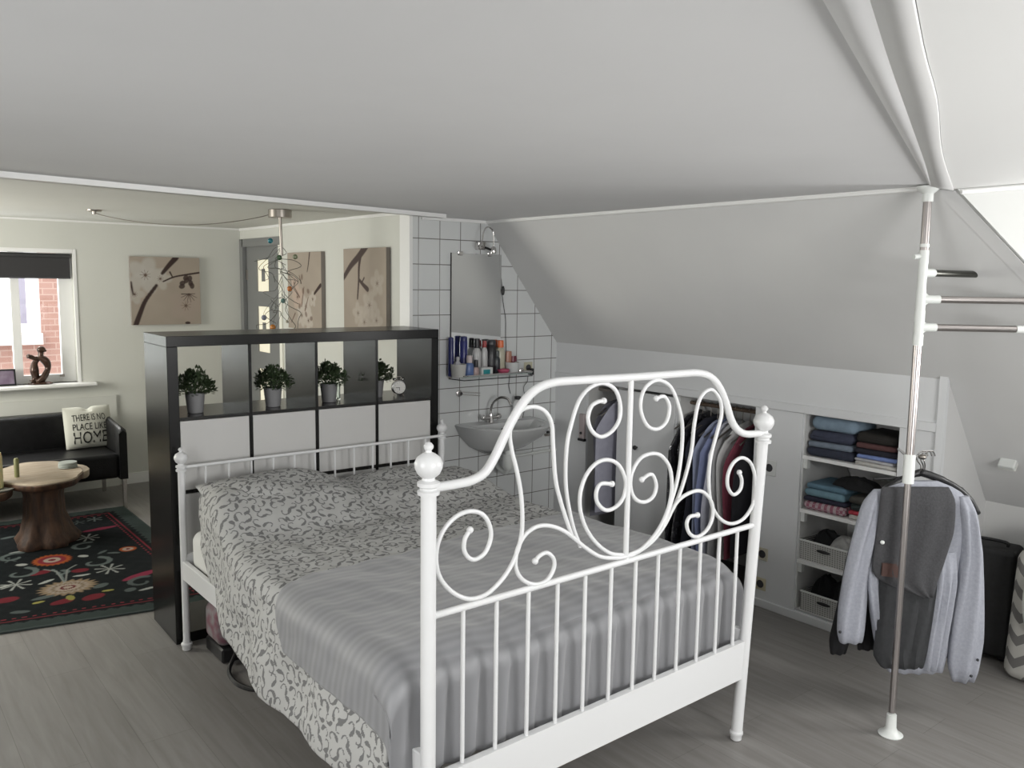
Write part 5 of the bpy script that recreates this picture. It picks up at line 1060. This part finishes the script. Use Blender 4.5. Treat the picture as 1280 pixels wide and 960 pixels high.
for v, ln, a, v_end in ((341, .36, R_(28), 343), (374, .415, 0, 376), (409, .385, R_(4), 413)):
    p = pole_at(v); d = rt * math.cos(a) + fwd * math.sin(a); e_ = onp(1157 + 10, v_end, p + d * ln, fwd); d3 = d * ln + np.array([0, 0, (e_[2] - p[2]) * .3])
    am = MB().tube([p + d3 * .17, p + d3], .0135, 14).build('arm', m_pole if v > 350 else mat('dark_steel', (.10, .10, .09), .3, 1), pr, world=True)
    MB().tube([p, p + d3 * .17], [.016, .0165], 12).tube([p + np.array([0, 0, .03]), p + d3 * .10], .006, 8).tube([p - np.array([0, 0, .03]), p + d3 * .10], .006, 8).build('arm_socket', m_plw, am, world=True)
    MB().tube([p + d3, p + d3 * 1.12], .0150, 12).build('end_cap', m_plw if v > 350 else mat('grey_cap', (.25, .25, .24), .5), am, world=True)
ph_ = pole_at(572); hookp = ph_ + fwd * .13 + rt * .03
MB().tube([ph_, ph_ + fwd * .17 + rt * .035], .006, 8).build('hook_arm', m_chrome, pr, world=True)

# ---- shirts hanging on the rack
PN = np.array([.6241, .7813, 0]); PP = pole_at(650) + PN * .14
def loft(b, rows, off, T, fold=.01, kf=3, sd=0, n=36, step=7, flat=2.2):
    rows = [tuple(map(float, r)) for r in rows]; ys_ = []; y = rows[0][2]
    while y < rows[-1][2]: ys_.append(y); y += step
    ys_.append(rows[-1][2]); R = np.array(rows); ls = np.interp(ys_, R[:, 2], R[:, 0]); rs = np.interp(ys_, R[:, 2], R[:, 1])
    k = np.array([.25, .5, .25]); ls[1:-1] = np.convolve(ls, k, 'valid'); rs[1:-1] = np.convolve(rs, k, 'valid'); G = []
    for i, v in enumerate(ys_):
        P = PP + PN * off; a_ = onp(ls[i], v, P, PN); c_ = onp(rs[i], v, P, PN); c0 = (a_ + c_) / 2; w = (c_ - a_) / 2; tt = T * min(1, .35 + i / 3.5) * min(1, .5 + (len(ys_) - 1 - i) / 4); ring = []
        for k_ in range(n):
            an = 2 * math.pi * k_ / n; cs, sn = math.cos(an), math.sin(an); d = tt * (abs(sn) ** (2 / flat)) * (1 if sn > 0 else -1)
            d += fold * math.sin(kf * math.pi * cs + sd + i * .12) * min(1, i / 5) * (abs(sn) ** .5); ring.append(c0 + w * cs + PN * d)
        G.append(ring)
    b.grid(G, closed_u=True); base = len(b.v) - len(G) * n; b.f.append(tuple(base + j for j in range(n))); b.f.append(tuple(base + (len(G) - 1) * n + j for j in range(n))); return b
m_shirt = fab('blue_grey_marl', (.285, .295, .335), 1.15, 90); m_vest = fab('charcoal_wool', (.040, .040, .043), 1.35, 120); m_dk = fab('dark_grey_cloth', (.026, .027, .029), 1.3, 60); m_bk = fab('black_coat_cloth', (.004, .004, .005), 1.4, 40)
SG = 'garments on the pole rack hook'
t = thing('hanging_shirt', PP, 'pale blue grey long-sleeved shirt hanging on the pole rack', 'shirt')
loft(MB(), [(1132, 1172, 601), (1112, 1190, 607), (1094, 1204, 616), (1084, 1213, 628), (1081, 1214, 660), (1080, 1203, 720), (1086, 1192, 760), (1092, 1187, 800), (1100, 1181, 826), (1112, 1177, 840)], 0, .035, .010, 4, .6).build('shirt_body', m_shirt, t, world=True, ang=80)
loft(MB(), [(1092, 1104, 612), (1079, 1103, 628), (1070, 1098, 660), (1062, 1091, 690), (1054, 1085, 725), (1048, 1083, 760), (1046, 1080, 792), (1050, 1077, 803)], -.015, .035, .009, 2, .2).build('sleeve', m_shirt, t, world=True, ang=80)
loft(MB(), [(1196, 1211, 620), (1197, 1222, 645), (1200, 1228, 690), (1196, 1229, 730), (1189, 1229, 770), (1186, 1228, 800), (1184, 1222, 832), (1190, 1217, 851)], -.015, .04, .010, 2, 1.4).build('sleeve', m_shirt, t, world=True, ang=80)
loft(MB(), [(1166, 1196, 690), (1166, 1196, 730), (1160, 1190, 770), (1156, 1183, 810), (1154, 1177, 838)], -.03, .020, .008, 3, 2.).build('front_tail', m_shirt, t, world=True, ang=80)
loft(MB(), [(1084, 1098, 690), (1084, 1099, 730), (1090, 1102, 770), (1096, 1104, 800)], -.03, .014, .004, 2, 2.).build('front_tail', m_shirt, t, world=True, ang=80)
for u, v in ((1050, 790), (1214, 845), (1222, 825)):
    MB().ball(tuple(onp(u, v, PP - PN * .055, PN)), .006, 8).build('cuff_button', m_dk, t, world=True)
t = thing('waistcoat', PP - PN * .04, 'charcoal waistcoat hanging over the blue grey shirt', 'waistcoat')
loft(MB(), [(1102, 1186, 609), (1100, 1194, 622), (1098, 1194, 640), (1095, 1192, 665), (1092, 1184, 690), (1089, 1177, 712), (1094, 1172, 724), (1122, 1169, 736), (1150, 1166, 746)], -.055, .022, .005, 3, .9, flat=3).build('vest_body', m_vest, t, world=True, ang=80)
MB().ball(tuple(onp(1103, 678, PP - PN * .080, PN)), .009, 8, (1, 1, .9)).build('pin', m_plw, t, world=True)
q_ = onp(1114, 711, PP - PN * .079, PN); b = MB(); b.add([tuple(q_ + rt * a_ + np.array([0, 0, c_]) + PN * d_) for d_ in (0, .008) for a_, c_ in ((-.035, -.03), (.036, -.038), (.036, .02), (-.035, .022))], [(0, 1, 2, 3), (7, 6, 5, 4), (0, 1, 5, 4), (1, 2, 6, 5), (2, 3, 7, 6), (3, 0, 4, 7)])
b.build('leather_patch', mat('brown_patch', (.055, .024, .018), .6), t, world=True, smooth=False)
t = loft(MB(), [(1100, 1172, 700), (1098, 1172, 740), (1096, 1168, 770), (1093, 1161, 800), (1090, 1157, 822), (1104, 1153, 835)], -.035, .026, .006, 4, 2.2).build('hanging_trousers', m_dk); tag(t, 'dark grey trousers hanging below the charcoal waistcoat', 'trousers')
t = thing('hanging_coat', PP + PN * .06, 'black coat hanging behind the blue grey shirt', 'coat')
loft(MB(), [(1120, 1185, 604), (1095, 1208, 625), (1084, 1206, 680), (1082, 1198, 740), (1084, 1196, 790), (1100, 1192, 822)], .075, .03, .008, 4, 1.).build('coat_body', m_bk, t, world=True, ang=80)
loft(MB(), [(1075, 1100, 640), (1058, 1084, 700), (1046, 1074, 760), (1036, 1062, 800), (1038, 1056, 817)], .09, .03, .006, 2, 1.).build('sleeve', m_bk, t, world=True, ang=80)
loft(MB(), [(1074, 1100, 720), (1070, 1098, 780), (1072, 1094, 812)], .07, .02, .006, 2, 3.).build('lapel', m_bk, t, world=True, ang=80)
hg = thing('clothes_hanger', hookp, 'black clothes hangers bunched on the pole rack hook', 'hanger')
def hp_(u, v, o=0): return tuple(onp(u, v, PP + PN * o, PN))
MB().tube(smooth_path([hp_(1150, 590, .02), hp_(1168, 596, .02), (hp_(1190, 606, .02)), hp_(1210, 622, .02), hp_(1222, 642, .02)], 5), [.016] * 8 + [.013] * 13, 10).tube(smooth_path([hp_(1150, 590, .02), hp_(1132, 597, .02), hp_(1112, 608, .02), hp_(1098, 618, .02)], 5), .013, 10).build('hanger_arm', m_blackpl, hg, world=True, ang=180)
MB().tube([hp_(1150, 592, .08), hp_(1166, 598, .08), hp_(1203, 611, .08), hp_(1206, 614, .08), hp_(1205, 628, .08)], .0055, 8).tube([hp_(1150, 594, .05), hp_(1118, 598, .05), hp_(1092, 599, .05)], .006, 8).build('hanger_arm', m_blackpl, hg, world=True)
for k, (du, o_) in enumerate(((0, .02), (5, .05), (9, .08))):
    MB().tube(smooth_path([hp_(1151 + du * .4, 592, o_), hp_(1151 + du * .6, 582, o_), hp_(1146 + du, 574, o_), hp_(1149 + du, 566, o_), hp_(1157 + du, 564, o_), hp_(1160 + du, 570, o_)], 5), .0028, 8).build('hook', m_chrome, hg, world=True)
MB().ball(hp_(1153, 571, .03), .016, 10, (1.3, 1, .7)).build('clip', m_steel, hg, world=True)
# ---- laundry bag, suitcase
m_chev = mat('chevron_canvas', (.4, .4, .38), .9); L = m_chev.node_tree.links; tc = nd(m_chev, 'ShaderNodeTexCoord'); s_ = nd(m_chev, 'ShaderNodeSeparateXYZ'); L.new(tc.outputs['Object'], s_.inputs[0])
def mth(op, a, b=None, m=m_chev):
    n_ = nd(m, 'ShaderNodeMath', operation=op)
    for i, x in enumerate((a, b)):
        if x is None: continue
        if isinstance(x, (int, float)): n_.inputs[i].default_value = x
        else: m.node_tree.links.new(x, n_.inputs[i])
    return n_.outputs[0]
hxy = mth('ADD', s_.outputs[1], s_.outputs[0]); pg = mth('PINGPONG', mth('ADD', hxy, 5.0), .055); zz_ = mth('ADD', s_.outputs[2], mth('MULTIPLY', pg, .8)); st_ = mth('GREATER_THAN', mth('FRACT', mth('DIVIDE', mth('ADD', zz_, 3.0), .105)), .55)
mx = nd(m_chev, 'ShaderNodeMix', data_type='RGBA'); L.new(st_, mx.inputs[0]); mx.inputs[6].default_value = (.44, .43, .40, 1); mx.inputs[7].default_value = (.15, .145, .14, 1); L.new(mx.outputs[2], bsdf(m_chev).inputs['Base Color'])
lb_ = thing('laundry_bag', (3.0, -2.76, 0), 'grey and white chevron laundry bag at the right edge', 'laundry bag')
b = softbox(MB(), -.125, .17, -.20, .19, 0, .61, .05); b.v = [(x * (1 + .05 * math.sin(z * 12 + y * 9)) + .02 * (z / .58), y * (1 - .08 * (z / .58)), z + (.02 * math.sin(y * 20) if z > .5 else 0)) for x, y, z in b.v]; b.build('bag_body', m_chev, lb_, ang=70)
MB().tube(smooth_path([(-.135, .10, .50), (-.155, .10, .40), (-.15, .09, .30), (-.14, .07, .26)], 5), [.012] * 16, 8).build('strap', mat('strap_white', (.5, .5, .47), .9), lb_)
h = heap(3.02, -2.72, .615, .10, .14, .07, (.30, .28, .26), 'crumpled grey white cloth on top of the chevron bag', 12); h['group'] = 'laundry'
sc_ = thing('suitcase', (3.085, -2.42, 0), 'black upright suitcase behind the hanging shirts', 'suitcase', rz=R_(10))
softbox(MB(), -.09, .10, -.115, .14, .02, .545, .025).build('shell', noisy('suitcase_fabric', (.005, .005, .005), (.009, .009, .01), 50, .6, bump=.2), sc_)
MB().tube(smooth_path([(-.0, -.06, .545), (0, -.05, .565), (0, .07, .565), (0, .08, .545)], 4), .008, 8).build('handle', m_blackpl, sc_)
for y in (-.08, .12): MB().lathe([(.02, -.012), (.02, .012)], (-.05, y, .021), 14, (0, 1, 0)).build('wheel', m_blackpl, sc_)
